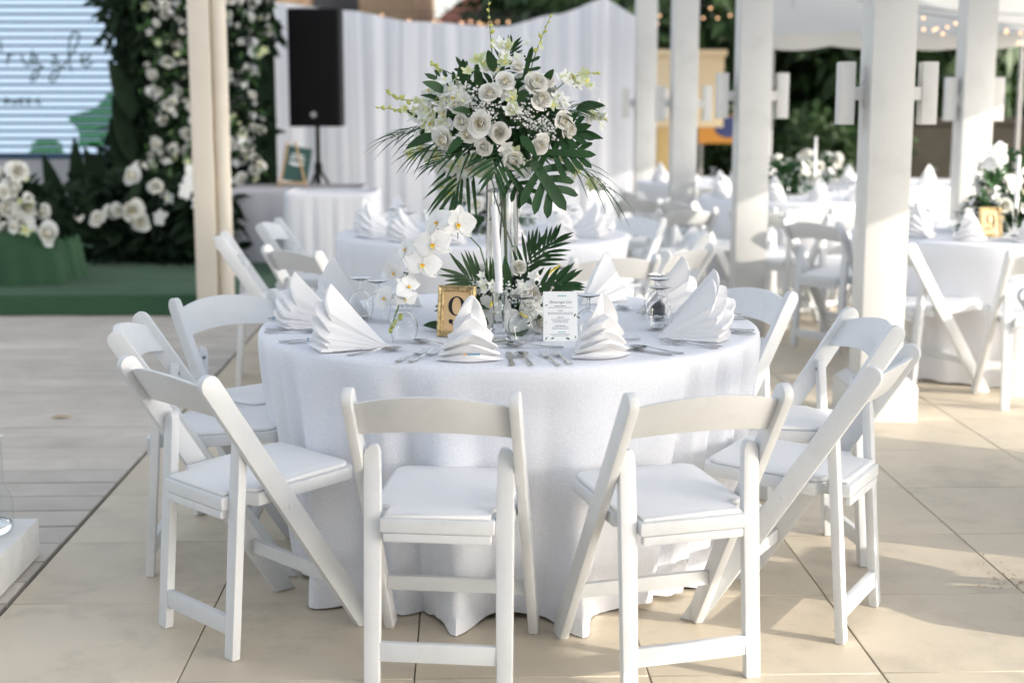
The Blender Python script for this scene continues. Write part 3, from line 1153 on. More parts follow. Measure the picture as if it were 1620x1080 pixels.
def make_orchid(white=True):
    """moth orchid facing +Z, unit radius"""
    mb = MB()
    mi = 0

    def pet(a, L, W, z0, cup, mi=0):
        d = Vector((cos(a), sin(a), 0))
        w = Vector((-sin(a), cos(a), 0))

        def fn(u, v):
            t = u
            s = 2 * v - 1
            hw = W * 0.5 * (sin(pi * min(1, t ** 0.72 * 0.93 + 0.05)) ** 0.75)
            p = d * (L * t) + w * (hw * s)
            z = z0 + cup * (t - t * t * 1.6) + 0.06 * s * s * (1 - t) - 0.03 * cos(5 * s) * t
            return (p.x, p.y, z)
        mb.grid(fn, 7, 6, mi)
    for a in (90, 212, 328):
        pet(radians(a), 0.95, 0.66, 0.0, 0.10)
    for a in (15, 165):
        pet(radians(a), 1.0, 1.15, 0.03, 0.16)
    lipm = MB()
    for a, L, W in ((-90, 0.34, 0.26), (-30, 0.22, 0.18), (210, 0.22, 0.18)):
        d = Vector((cos(radians(a)), sin(radians(a)), 0.5))
        blade(lipm, (0, 0, 0.08), d, (0, 0, 1), L * 0.8, W * 0.75, 0, 1, fold=0.5)
    lipm.ball((0, -0.03, 0.12), 0.065, 6, 0)
    lipm.ball((0, 0.06, 0.11), 0.05, 6, 2)
    return mb.mesh("orchid", [M["petal"]], recalc=False, angle=80), lipm.mesh("lip", [M["lip"], M["lip_yellow"], M["petal"]], recalc=False, angle=80)


orchid_me, lip_me = make_orchid()


def make_dendro():
    mb = MB()
    for k in range(5):
        a = 2 * pi * k / 5 + 0.3
        d = Vector((cos(a), sin(a), 0.35))
        blade(mb, (0, 0, 0), d, (0, 0, 1), 1.0, 0.62, 0.0, 0, seg=4, fold=-0.15)
    blade(mb, (0, 0, 0.05), (0.2, -0.5, 0.9), (0, 0, 1), 0.55, 0.4, 0, 1, seg=3, fold=0.5)
    return mb.mesh("dendrobium_flower", [M["petal"], M["petal_green"]], recalc=False, angle=80)


dendro_me = make_dendro()
dendro_green_me = dendro_me.copy()
dendro_green_me.materials[0] = M["petal_green"]
dendro_green_me.materials[1] = M["lip_yellow"]
bud_me = MB().ball((0, 0, 0.5), 0.5, 6, 0, 1.5).mesh("bud", [M["bud"]])


def set_dir(o, p, d, roll=0.0, s=1.0):
    o.matrix_local = frame_mat(Vector(p), Vector(d), roll, s)


def finger(mb, p0, d, nrm, L, W, droop, side=0.0, seg=7):
    """round-ended leaf lobe"""
    d = Vector(d).normalized()
    w = d.cross(Vector(nrm)).normalized()
    n = w.cross(d)
    v = []
    for i in range(seg + 1):
        t = i / seg
        c = Vector(p0) + d * (L * t) + w * (side * L * t * t) - Vector((0, 0, 1)) * (droop * L * t * t)
        if t > 0.7:
            k = sqrt(max(0.004, 1 - ((t - 0.7) / 0.3) ** 2))
        else:
            k = 0.72 + 0.28 * (t / 0.7)
        hw = W * 0.5 * k
        v += [c - w * hw + n * (0.16 * hw), c, c + w * hw + n * (0.16 * hw)]
    mb.add(v, [f for i in range(seg) for f in ((3 * i, 3 * i + 1, 3 * i + 4, 3 * i + 3), (3 * i + 1, 3 * i + 2, 3 * i + 5, 3 * i + 4))])


def lobed_leaf(parent, p, d, nrm, L, W, lobes=6, m="leaf", droop=0.3, name="split_leaf"):
    """deep-cut leaf: narrow midrib plate with separate finger lobes"""
    mb = MB()
    d = Vector(d).normalized()
    nrm = Vector(nrm).normalized()
    w = d.cross(nrm).normalized()
    nrm = w.cross(d)

    def pos(t):
        return Vector(p) + d * (L * t) - Vector((0, 0, 1)) * (droop * L * t * t * 0.5)
    e = pos(1) - pos(0)
    finger(mb, pos(0), e, nrm, e.length, W * 0.24, 0.0, seg=9)
    for i in range(lobes):
        t = 0.03 + 0.72 * i / lobes
        tl = W * (0.74 - 0.34 * t) * (0.72 if i == 0 else 1.0)
        for s in (-1, 1):
            ang = radians(88 - 58 * t) if i else radians(125)
            dd = d * cos(ang) + w * (s * sin(ang)) - nrm * 0.12
            finger(mb, pos(t) - nrm * (0.0007 * (i + 1)), dd, nrm, tl * R.uniform(0.88, 1.1), W * 0.165, droop * 0.35, side=-s * 0.14)
    return mb.obj(name, M[m], parent, recalc=False, angle=70)


def palm_frond(parent, p, d, L, n=11, ll=0.2, lw=0.014, droop=0.6, m="leaf", spread=55, up=(0, -0.3, 1)):
    mb = MB()
    d = Vector(d).normalized()
    up = Vector(up)
    w = d.cross(up).normalized()
    up = w.cross(d)
    pts = []

    def pos(t):
        return Vector(p) + d * (L * t) - Vector((0, 0, 1)) * (droop * L * 0.35 * t * t)
    mb.tube([pos(i / 6) for i in range(7)], [0.003 * (1 - 0.7 * i / 6) for i in range(7)], 5)
    for i in range(n):
        t = 0.08 + 0.92 * i / (n - 1)
        for s in (-1, 1):
            a = radians(spread * (1 - 0.65 * t) * R.uniform(0.85, 1.15))
            dd = d * cos(a) + w * (s * sin(a)) + up * R.uniform(0.0, 0.2)
            blade(mb, pos(t), dd, up, ll * (1 - 0.45 * abs(t - 0.4)) * R.uniform(0.85, 1.1), lw, droop * R.uniform(0.3, 0.8), seg=5, fold=0.35, shape=0.8)
    return mb.obj("palm_frond", M[m], parent, recalc=False, angle=70)


def oval_leaf(parent, p, d, nrm, L, W, droop=0.3, m="leaf"):
    mb = MB()
    blade(mb, p, d, nrm, L, W, droop, seg=8, fold=0.16)
    return mb.obj("broad_leaf", M[m], parent, recalc=False, angle=70)


def babys_breath(parent, spots, n=60, rad=0.05):
    mb = MB()
    st = MB()
    for c in spots:
        c = Vector(c)
        for i in range(n):
            q = c + Vector((R.gauss(0, rad * 0.5), R.gauss(0, rad * 0.35) - 0.01, R.gauss(0, rad * 0.5)))
            mb.ball(q, R.uniform(0.0022, 0.0042), 4, 0)
            if i % 3 == 0:
                mb.tube([c + Vector((0, 0.05, -0.05)), q], 0.0006, 3, 1)
    o = mb.obj("babys_breath", [M["petal"], M["stem"]], parent, recalc=False)
    o["kind"] = "stuff"
    return o


def spray(parent, pts, nfl, nbud, fs=0.026, green=0.4, seed=0, budstart=0.6):
    """dendrobium spray: stem through pts, flowers low, buds towards the tip"""
    rr = random.Random(seed)
    P = [Vector(q) for q in pts]

    def at(t):
        x = t * (len(P) - 1)
        i = min(int(x), len(P) - 2)
        return P[i].lerp(P[i + 1], x - i)
    MB().tube([at(i / 10) for i in range(11)], [0.0022 * (1 - 0.6 * i / 10) for i in range(11)], 5).obj("spray_stem", M["stem"], parent)
    for i in range(nfl):
        t = 0.15 + (budstart - 0.1) * i / max(1, nfl - 1) if nfl > 1 else 0.5
        dd = Vector((rr.uniform(-1, 1), rr.uniform(-1.3, -0.2), rr.uniform(-0.5, 0.8)))
        o = link("dendrobium_flower", dendro_green_me if rr.random() < green else dendro_me, parent)
        set_dir(o, at(t) + dd.normalized() * 0.012, dd, rr.uniform(0, 6), fs * rr.uniform(0.85, 1.15))
    for i in range(nbud):
        t = budstart + (1 - budstart) * (i + 0.5) / nbud
        dd = Vector((rr.uniform(-1, 1), rr.uniform(-0.6, 0.6), rr.uniform(-0.6, 1)))
        o = link("bud", bud_me, parent)
        set_dir(o, at(min(1, t)), dd, 0, (0.013 - 0.006 * i / max(1, nbud)) * rr.uniform(0.8, 1.2))


def leafy_core(parent, c, rx, ry, rz, n, ls=0.09, m="leaf", name="foliage"):
    mb = MB()
    for i in range(n):
        d = Vector((R.gauss(0, 1), R.gauss(0, 1), R.gauss(0, 1))).normalized()
        p = Vector(c) + Vector((d.x * rx, d.y * ry, d.z * rz)) * R.uniform(0.25, 0.95)
        dd = (d + Vector((R.uniform(-.6, .6), R.uniform(-.6, .6), R.uniform(-.6, .6)))).normalized()
        blade(mb, p, dd, d.orthogonal(), ls * R.uniform(0.6, 1.2), ls * R.uniform(0.25, 0.42), 0.25, seg=4)
    o = mb.obj(name, M[m], parent, recalc=False, angle=70)
    o["kind"] = "stuff"
    return o


# high bouquet in the vase
BC = Vector((-0.034, 4.70, 1.42))
bq = thing("bouquet", "high bouquet of cream roses, orchids and palm leaves in the tall vase", "bouquet", BC)
leafy_core(bq, (0, 0.02, -0.01), 0.21, 0.155, 0.13, 320, 0.085)
MB().tube([(0, 0, 0), (0.008, 0, -0.25), (0.012, 0.0, -0.5)], 0.004, 6).obj("stems", M["stem"], bq)
st = MB()
for k in range(4):
    a = R.uniform(0, 6.28)
    st.tube([(0.05 * cos(a), 0.05 * sin(a), -0.05), (0.035 * cos(a), 0.035 * sin(a), -0.2), (-0.03 * cos(a), -0.03 * sin(a), R.uniform(-0.3, -0.45))], 0.0022, 5)
st.obj("stems", M["stem"], bq)
S = 494.0


def off(px, py, depth=None, R3=0.235):
    x, z = (px - 790) / S, (190 - py) / S
    y = -sqrt(max(0.004, R3 * R3 - x * x * 0.8 - z * z * 0.8)) if depth is None else depth
    return Vector((x, y, z))


for i, (px, py, r, tilt) in enumerate([(773, 152, 20, 0), (797, 134, 16, 0.2), (842, 138, 24, 0.3), (851, 160, 20, 0), (759, 196, 20, -0.1), (788, 210, 21, -0.1),
                                       (849, 229, 19, -0.3), (704, 222, 21, -0.3), (731, 194, 17, 0), (808, 252, 20, -0.6), (884, 192, 17, 0), (893, 206, 18, -0.2),
                                       (862, 133, 15, 0.6), (738, 214, 14, -0.5), (722, 170, 15, 0.2), (765, 232, 17, -0.6), (742, 262, 16, -0.7), (815, 112, 14, 0.6)]):
    p = off(px, py, None, 0.262)
    d = Vector((p.x * 1.2, -0.28, p.z * 1.0 + 0.05 + tilt * 0.1))
    o = link("rose", rose_me[i % 3], bq)
    set_dir(o, p - d.normalized() * 0.012, d, R.uniform(0, 6), r / S * 0.84)
for k in range(14):   # roses on the far side
    a, e = R.uniform(0.2, pi - 0.2), R.uniform(-0.5, 0.9)
    d = Vector((cos(a) * cos(e), sin(a) * cos(e), sin(e)))
    o = link("rose", rose_me[k % 3], bq)
    set_dir(o, Vector((d.x * 0.2, d.y * 0.2, d.z * 0.14)), d, R.uniform(0, 6), R.uniform(0.032, 0.044))
# clusters of dendrobium
rr = random.Random(12)
for (px, py, n, sp_) in ((690, 165, 18, 22), (712, 155, 14, 20), (668, 188, 11, 16), (662, 235, 7, 14), (700, 200, 12, 18), (690, 245, 8, 16), (736, 265, 14, 20), (762, 112, 10, 18), (800, 92, 8, 16), (800, 150, 6, 10),
                         (812, 176, 4, 8), (908, 140, 8, 14), (880, 165, 6, 12), (935, 190, 9, 14), (905, 268, 6, 18), (930, 285, 5, 12), (710, 300, 5, 12), (880, 130, 4, 12), (750, 250, 5, 10), (720, 270, 8, 14), (770, 265, 9, 14), (800, 240, 5, 12), (830, 265, 6, 12), (700, 285, 7, 14)):
    for k in range(n):
        q = off(px + rr.gauss(0, sp_ * 0.6), py + rr.gauss(0, sp_ * 0.5), None, 0.25)
        d = Vector((q.x + rr.uniform(-.2, .2), -0.2, q.z + rr.uniform(-.1, .2)))
        o = link("dendrobium_flower", dendro_green_me if rr.random() < 0.28 else dendro_me, bq)
        set_dir(o, q, d, rr.uniform(0, 6), rr.uniform(0.021, 0.033))


def ov(px, py, y=-0.1):
    return ((px - 790) / S, y, (190 - py) / S)


spray(bq, [ov(778, 130), ov(776, 90, -.1), ov(772, 40, -.1), ov(770, -8, -.1)], 3, 9, 0.020, 0.9, 3, 0.35)
spray(bq, [ov(830, 135, 0), ov(842, 95, 0), ov(855, 60, 0), ov(868, 30, 0)], 2, 7, 0.018, 0.9, 4, 0.4)
spray(bq, [ov(720, 180), ov(670, 165), ov(630, 160), ov(612, 145)], 4, 8, 0.018, 0.8, 5, 0.5)
spray(bq, [ov(715, 185), ov(660, 178), ov(625, 176), ov(595, 172)], 3, 7, 0.018, 0.8, 6, 0.5)
spray(bq, [ov(740, 140), ov(710, 120), ov(690, 112), ov(684, 104)], 2, 5, 0.018, 0.8, 7, 0.5)
spray(bq, [ov(870, 150), ov(893, 130), ov(915, 122), ov(940, 120)], 4, 4, 0.022, 0.6, 8, 0.7)
spray(bq, [ov(880, 190), ov(915, 178), ov(940, 180), ov(955, 195)], 5, 2, 0.024, 0.6, 9, 0.8)
spray(bq, [ov(750, 240), ov(725, 275), ov(708, 300), ov(702, 318)], 4, 3, 0.024, 0.7, 10, 0.75)
spray(bq, [ov(860, 250), ov(905, 268), ov(930, 285), ov(950, 300)], 6, 2, 0.024, 0.5, 11, 0.85)
# leaves
lobed_leaf(bq, ov(838, 254, -0.22), (0.34, -0.10, -0.42), (0.3, -1, 0.25), 0.165, 0.17, 4, "leaf", 0.25)
lobed_leaf(bq, ov(858, 240, -0.20), (0.9, 0.0, 0.02), (0, -0.8, 0.6), 0.155, 0.13, 5, "leaf", 0.15)
lobed_leaf(bq, ov(862, 215, -0.16), (0.8, -0.05, 0.25), (0.1, -0.9, 0.5), 0.14, 0.12, 5, "leaf", 0.15)
lobed_leaf(bq, ov(800, 270, -0.15), (0.5, -0.1, -0.6), (0.2, -1, 0.1), 0.12, 0.10, 4, "leaf", 0.2)
lobed_leaf(bq, ov(728, 150, -0.12), (-0.7, -0.1, 0.42), (0.2, -0.9, 0.5), 0.13, 0.09, 4, "leaf", 0.15)
lobed_leaf(bq, ov(748, 140, -0.12), (-0.35, -0.1, 0.6), (0.2, -1, 0.3), 0.11, 0.06, 3, "leaf", 0.1)
lobed_leaf(bq, ov(825, 130, -0.08), (0.15, 0.0, 0.6), (0, -1, 0.2), 0.11, 0.07, 3, "leaf", 0.1)
oval_leaf(bq, ov(735, 140, -0.16), (-0.05, -0.1, 0.9), (-0.3, -1, 0.2), 0.085, 0.042, 0.05)
oval_leaf(bq, ov(757, 145, -0.14), (-0.1, -0.1, 0.9), (0.4, -1, 0), 0.09, 0.03, 0.05)
oval_leaf(bq, ov(718, 165, -0.16), (-0.8, -0.2, 0.25), (0, -0.6, 0.8), 0.11, 0.035, 0.1)
oval_leaf(bq, ov(680, 195, -0.10), (-0.9, -0.1, 0.5), (0, -0.6, 0.8), 0.09, 0.03, 0.1)
for (px, py, dx, dz, L) in ((705, 150, -0.7, 0.5, 0.09), (780, 120, -0.2, 0.9, 0.09), (855, 138, 0.4, 0.8, 0.07), (905, 175, 0.9, 0.3, 0.10), (820, 215, 0.5, -0.5, 0.08), (735, 215, -0.6, -0.5, 0.08),
                            (900, 215, 0.9, 0.1, 0.10), (815, 165, 0.3, 0.4, 0.07), (745, 180, -0.5, 0.2, 0.07), (690, 215, -0.9, -0.2, 0.10)):
    oval_leaf(bq, off(px, py, None, 0.25), (dx, -0.35, dz), (R.uniform(-.4, .4), -0.8, 0.5), L, L * 0.36, 0.2)
palm_frond(bq, ov(790, 225, -0.20), (-0.15, -0.35, -0.6), 0.09, 7, 0.115, 0.013, 0.35, spread=75, up=(0, -1, 0.1))
palm_frond(bq, ov(775, 228, -0.17), (-0.85, -0.3, -0.05), 0.17, 9, 0.14, 0.0085, 0.85, spread=50, up=(0, -0.5, 0.9))
palm_frond(bq, ov(720, 215, -0.15), (-0.8, -0.2, -0.12), 0.10, 8, 0.145, 0.007, 1.0, spread=45, up=(0, -0.4, 0.9))
palm_frond(bq, ov(745, 250, -0.14), (-0.5, -0.2, -0.8), 0.10, 5, 0.16, 0.012, 0.5, spread=40, up=(0, -1, 0.2))
palm_frond(bq, ov(860, 185, -0.16), (0.75, -0.1, 0.25), 0.12, 8, 0.10, 0.007, 0.5, spread=55, up=(0, -0.5, 0.9))
palm_frond(bq, ov(790, 125, -0.10), (0.25, -0.2, 0.7), 0.10, 8, 0.07, 0.009, 0.15, spread=60, up=(0, -1, 0.2))
palm_frond(bq, ov(880, 240, -0.12), (0.8, 0.0, -0.35), 0.13, 6, 0.16, 0.006, 1.1, spread=40, up=(0, -0.5, 0.9))
palm_frond(bq, ov(700, 200, 0.05), (-0.8, 0.2, 0.0), 0.14, 8, 0.18, 0.010, 0.8, spread=55)
for k in range(6):    # fronds at the back of the bouquet
    a = 0.4 + k * 0.46
    palm_frond(bq, (0.08 * cos(a), 0.08 * sin(a), 0), (cos(a), sin(a), R.uniform(-0.2, 0.5)), 0.16, 8, 0.14, 0.011, 0.7)
babys_breath(bq, [off(745, 165), off(738, 150), off(760, 182), off(835, 190), off(850, 200), off(820, 180), off(775, 176), off(858, 210)], 55, 0.042)

# low arrangement round the foot of the vase
LC = Vector((-0.02, 4.68, 0.7606))
lowf = thing("table_garland", "low ring of anthuriums, palm and orchids round the vase foot", "flower arrangement", LC)
lc = leafy_core(lowf, (0, -0.02, 0.075), 0.19, 0.15, 0.07, 200, 0.09)
S2 = 500.0


def lo_(px, py, y=-0.15):
    return (((px - 790) / S2), y, (508 - py) / S2 + (0.02 if y > -0.1 else 0.0))


palm_frond(lowf, lo_(768, 452, -0.1), (-0.55, -0.1, 0.40), 0.10, 8, 0.13, 0.012, 0.1, spread=55, up=(0.2, -1, 0.3))
palm_frond(lowf, lo_(838, 452, -0.12), (0.8, -0.1, 0.35), 0.09, 6, 0.12, 0.016, 0.15, spread=45, up=(-0.2, -1, 0.4))
palm_frond(lowf, lo_(815, 440, -0.05), (0.35, 0.1, 0.8), 0.10, 6, 0.11, 0.012, 0.1, spread=45, up=(-0.2, -1, 0.4))
palm_frond(lowf, lo_(830, 430, 0.05), (0.5, 0.1, 0.6), 0.12, 7, 0.11, 0.012, 0.2, spread=55, up=(-0.2, -1, 0.4))
for px, py, d, L, W, n in ((795, 450, (-0.1, -0.1, 1), 0.14, 0.03, (0.2, -1, 0)), (772, 440, (-0.05, 0, 1), 0.11, 0.018, (1, -1, 0)), (745, 500, (-1, -0.4, 0.25), 0.13, 0.07, (0, -0.5, 0.9)),
                           (760, 505, (-0.6, -0.7, 0.05), 0.14, 0.08, (0, -0.4, 0.9)), (800, 505, (0.2, -1, 0.05), 0.13, 0.09, (0, -0.4, 0.9)), (770, 470, (-0.6, -0.6, 0.2), 0.11, 0.05, (0, -0.6, 0.8)),
                           (835, 500, (0.8, -0.6, 0.1), 0.12, 0.06, (0, -0.5, 0.9)), (815, 495, (0.55, -0.7, 0.35), 0.11, 0.05, (0, -0.7, 0.7)), (700, 505, (-0.9, -0.4, 0.3), 0.09, 0.05, (0, -0.5, 0.9)),
                           (830, 455, (0.6, -0.4, 0.55), 0.11, 0.036, (0, -0.9, 0.5)), (845, 470, (0.9, -0.3, 0.1), 0.10, 0.036, (0, -0.7, 0.7))):
    oval_leaf(lowf, lo_(px, py), d, n, L, W, 0.12)
for k in range(7):
    a = 0.2 + k * 0.45
    oval_leaf(lowf, (0.1 * cos(a), 0.1 * sin(a), 0.06), (cos(a), sin(a), R.uniform(0.0, 0.5)), (0, 0, 1), 0.13, 0.06, 0.3)


def anthurium(p, d, roll, s, spad="lip_yellow"):
    mb = MB()

    def fn(u, v):
        a = 2 * pi * v
        rr_ = 0.55 + 0.25 * (1 - sin(a)) * 0.6 - 0.30 * math.exp(-((a - pi / 2) / 0.30) ** 2)
        x, y = rr_ * cos(a) * u * 0.95, rr_ * sin(a) * u * 1.1
        return (x, y - 0.15, 0.10 * (x * x + y * y) + 0.02 * sin(3 * a) * u)
    mb.grid(fn, 6, 28)
    o = mb.obj("anthurium", M["petal"], lowf, recalc=False, angle=80)
    set_dir(o, p, d, roll, s)
    MB().tube([(0, 0.12, 0.0), (0, 0.06, 0.2), (0, -0.05, 0.42), (0, -0.14, 0.6)], [0.05, 0.055, 0.05, 0.02], 8).obj("spadix", M[spad], o)


anthurium(lo_(815, 480, -0.20), (0.25, -1, 0.25), 0.5, 0.105)
anthurium(lo_(772, 462, -0.19), (-0.3, -1, 0.1), 0.2, 0.08)
anthurium(lo_(862, 440, 0.0), (0.5, -0.2, 0.9), 0.6, 0.08)
anthurium(lo_(700, 470, 0.0), (-0.6, -0.3, 0.7), 0.4, 0.07)
for i, (px, py, y, r) in enumerate(((830, 455, -0.16, 20), (845, 495, -0.20, 17), (868, 480, -0.12, 16), (850, 520, -0.2, 14), (745, 440, 0.02, 16), (810, 425, -0.07, 14))):
    o = link("rose", rose_me[i % 3], lowf)
    set_dir(o, lo_(px, py, y), (((px - 790) / 200), -0.8, 0.5), R.uniform(0, 6), r / S2)
for k in range(9):
    a = 0.1 + k * 0.33
    o = link("rose", rose_me[k % 3], lowf)
    set_dir(o, (0.16 * cos(a), 0.13 * sin(a), 0.09 + R.uniform(-0.03, 0.04)), (cos(a), sin(a), 0.7), R.uniform(0, 6), R.uniform(0.028, 0.038))
rr = random.Random(31)
for (px, py, n, s_) in ((770, 445, 10, 14), (755, 430, 5, 10), (815, 440, 7, 12), (830, 425, 5, 10), (782, 470, 5, 10)):
    for k in range(n):
        o = link("dendrobium_flower", dendro_me if rr.random() < 0.8 else dendro_green_me, lowf)
        set_dir(o, lo_(px + rr.gauss(0, s_ * .6), py + rr.gauss(0, s_ * .6), -0.18 + rr.uniform(-.03, .03)), (rr.uniform(-.6, .6), -0.8, rr.uniform(-.1, .8)), rr.uniform(0, 6), rr.uniform(0.014, 0.02))
babys_breath(lowf, [lo_(742, 445, -0.13), lo_(735, 465, -0.14), lo_(735, 488, -0.2), lo_(845, 455, -0.15), lo_(860, 445, -0.12), lo_(825, 465, -0.2), lo_(790, 440, -0.2), lo_(812, 452, -0.2)], 40, 0.04)

# moth orchid branch arching out of the garland
ob = thing("orchid_branch", "arching branch of white moth orchids with orange lips between two goblets", "orchid branch", (-0.10, 4.60, 0.7606))


def obp(px, py, y):
    """metres from the branch foot at depth y"""
    dpt = 4.60 + y
    return ((px - 810) / 2300 * dpt * 1.0 + 0.10 - 0.0, y, 1.47 - (py - 162) / 2300 * dpt * 1.0 - 0.7606)


stem_pts = [(0.06, 0.02, 0.03), obp(712, 300, -0.16), obp(702, 328, -0.2), obp(690, 370, -0.24), obp(668, 405, -0.27), obp(640, 435, -0.29), obp(632, 462, -0.30), obp(628, 485, -0.30), obp(618, 512, -0.30)]
stem_pts[1] = (-0.02, -0.08, 0.30)
MB().tube([stem_pts[0], (0.03, -0.02, 0.15), (0.0, -0.05, 0.26)] + stem_pts[2:], 0.0024, 6).obj("branch_stem", M["stem"], ob)
for px, py, s, d, roll in ((724, 352, 0.050, (0.35, -1, 0.0), -0.15), (692, 350, 0.044, (-0.6, -0.6, 0.4), 0.5), (684, 384, 0.050, (-0.05, -1, 0.1), 0.2), (668, 416, 0.048, (0.0, -1, 0.15), -0.2),
                           (642, 392, 0.036, (-0.8, -0.6, 0.2), 0.4), (622, 428, 0.034, (-0.5, -0.8, -0.5), 0.2), (644, 452, 0.036, (0.3, -0.8, 0.5), 0.8), (606, 470, 0.034, (-0.5, -0.9, 0.2), 0.9), (640, 470, 0.030, (0.2, -1, -0.2), 0.0)):
    o = link("orchid", orchid_me, ob)
    p = obp(px, py, -0.30 + (0.04 if px > 700 else 0) + (0.015 if px % 4 else -0.015))
    q = Vector(d).to_track_quat('Z', 'Y').to_matrix().to_4x4()
    o.matrix_local = Matrix.Translation(p) @ q @ Matrix.Rotation(roll, 4, 'Z') @ Matrix.Scale(s * 1.22, 4)
    link("lip", lip_me, o)
for px, py, s in ((632, 496, 0.016), (620, 510, 0.014), (624, 505, 0.012), (616, 518, 0.014)):
    o = link("bud", bud_me, ob)
    set_dir(o, obp(px, py, -0.30), (-0.1, -0.3, -1), 0, s)


# ------------------------------------------------------------------ the far tables: napkins, goblets, centrepieces, chairs
def far_setting(key, lab_t, angs, mark, r=0.62, goblets=True):
    c = far_tables[key][0]
    got = []
    for i, a in enumerate(angs):
        got.append((c.x + r * cos(radians(a)), a))
    order = {a: i for i, (x, a) in enumerate(sorted(got))}
    ords = ["first", "second", "third", "fourth", "fifth", "sixth", "seventh", "eighth", "ninth", "tenth"]
    for a in angs:
        napkin(c, a, r, f"white fan napkin on the table {lab_t}, {ords[order[a]]} from {mark}", GN + " on the tables behind", R.uniform(-20, 20))
        if goblets:
            g = radians(a + 15)
            goblet((c.x + 0.5 * cos(g), c.y + 0.5 * sin(g)), f"upturned goblet on the table {lab_t}, {ords[order[a]]} from {mark}", "upturned goblets on the tables behind")


far_setting("back", "before the drape", (205, 232, 258, 284, 310, 336, 5, 172, 140, 40), "the speaker side")
far_setting("side", "of the tall orchids", (188, 212, 238, 264, 290, 160, 128), "the widest column")
far_setting("mid", "between the nearer columns", (190, 216, 242, 268, 294, 320, 350, 160), "the cream sign side")
far_setting("rear", "before the stone wall", (185, 215, 245, 275, 305), "the cream sign side")
far_setting("gate", "before the orange sign", (200, 235, 270, 300), "the drape side")


def centrepiece(key, label, dx=0, dy=0, tall=False, scale=1.0, frame=True, candle=True):
    c = far_tables[key][0]
    t = thing("centrepiece", label, "centrepiece", (c.x + dx, c.y + dy, 0.7606), R.uniform(-0.3, 0.3), "flower centrepieces on the tables behind")
    leafy_core(t, (0, 0, 0.10 * scale), 0.19 * scale, 0.17 * scale, 0.11 * scale, 110, 0.11 * scale)
    for k in range(26):
        d = Vector((R.gauss(0, 1), R.gauss(0, 1), R.uniform(-0.1, 1.3))).normalized()
        fm = R.random()
        me = rose_me[k % 3] if fm < 0.45 else (orchid_me if fm < 0.7 else dendro_me)
        o = link("rose" if fm < 0.45 else ("orchid" if fm < 0.7 else "dendrobium_flower"), me, t)
        p = Vector((d.x * 0.19, d.y * 0.17, 0.10 + d.z * 0.13)) * scale
        set_dir(o, p, d, R.uniform(0, 6), R.uniform(0.035, 0.05) * scale * (0.8 if me is dendro_me else 1))
    if tall:
        for k in range(9):
            a = 2 * pi * k / 9
            lobed_leaf(t, (0.06 * cos(a), 0.06 * sin(a) - 0.05, 0.10), (cos(a) * 0.8, -0.45, 0.25 + 0.55 * abs(sin(a * 1.5))), (0, -0.8, 0.6), 0.22, 0.15, 4)
        for k in range(8):
            lobed_leaf(t, (R.uniform(-0.1, 0.1), -0.02, 0.16 + 0.03 * k), (R.uniform(-1, 1), -0.3, R.uniform(0.1, 0.9)), (0, -0.8, 0.6), 0.17, 0.12, 4)
        for k in range(12):
            o = link("orchid", orchid_me, t)
            p = (R.gauss(-0.02, 0.075), R.gauss(-0.05, 0.04), 0.2 + 0.27 * k / 12)
            set_dir(o, p, (R.uniform(-.6, .6), -1, R.uniform(-.1, .5)), R.uniform(0, 6), R.uniform(0.055, 0.07))
    for k in range(7):
        a = 2 * pi * k / 7 + R.uniform(0, 0.5)
        lobed_leaf(t, (0.1 * cos(a), 0.1 * sin(a), 0.07), (cos(a), sin(a), R.uniform(-0.1, 0.5)), (0, -0.3, 1), 0.19 * scale, 0.15 * scale, 4)
    return t


centrepiece("back", "low green and white centrepiece on the table before the drape", 0.02, 0.05)
centrepiece("side", "tall white orchid centrepiece beyond the widest column", -0.02, -0.05, True)
centrepiece("mid", "round white flower centrepiece on the table between the nearer columns", -0.12, 0.2, scale=1.2)
centrepiece("rear", "white flower centrepiece leaning into the widest column's outline", -0.75, 0.0, scale=1.2)


def taper(p, label, h=0.30):
    t = thing("taper_candle", label, "candle", p, 0, "white taper candles")
    MB().lathe([(0.0001, 0.0), (0.035, 0.0), (0.034, 0.01), (0.012, 0.05), (0.012, 0.1), (0.018, 0.13), (0.018, 0.15), (0.0001, 0.15)], 14).obj("glass_foot", M["crystal"], t)
    MB().lathe([(0.0001, 0.1502), (0.012, 0.1502), (0.0105, 0.15 + h), (0.0001, 0.155 + h)], 12).obj("wax", M["wax"], t)


cs = far_tables["side"][0]
taper((cs.x - 0.02, cs.y - 0.30, 0.7606), "white taper candle in front of the tall orchid centrepiece", 0.28)
cm = far_tables["mid"][0]
taper((cm.x + 0.05, cm.y - 0.1, 0.7606), "white taper candle on the table between the nearer columns")
cr = far_tables["rear"][0]
taper((cr.x - 0.25, cr.y - 0.2, 0.7606), "white taper candle before the old stone wall")
fr = make_frame("number_frame", "gilt number frame under the tall orchid centrepiece beyond the widest column", (cs.x - 0.16, cs.y - 0.34, 0.7606), radians(10), 10, 0.13, 0.16, "gilt number frames")

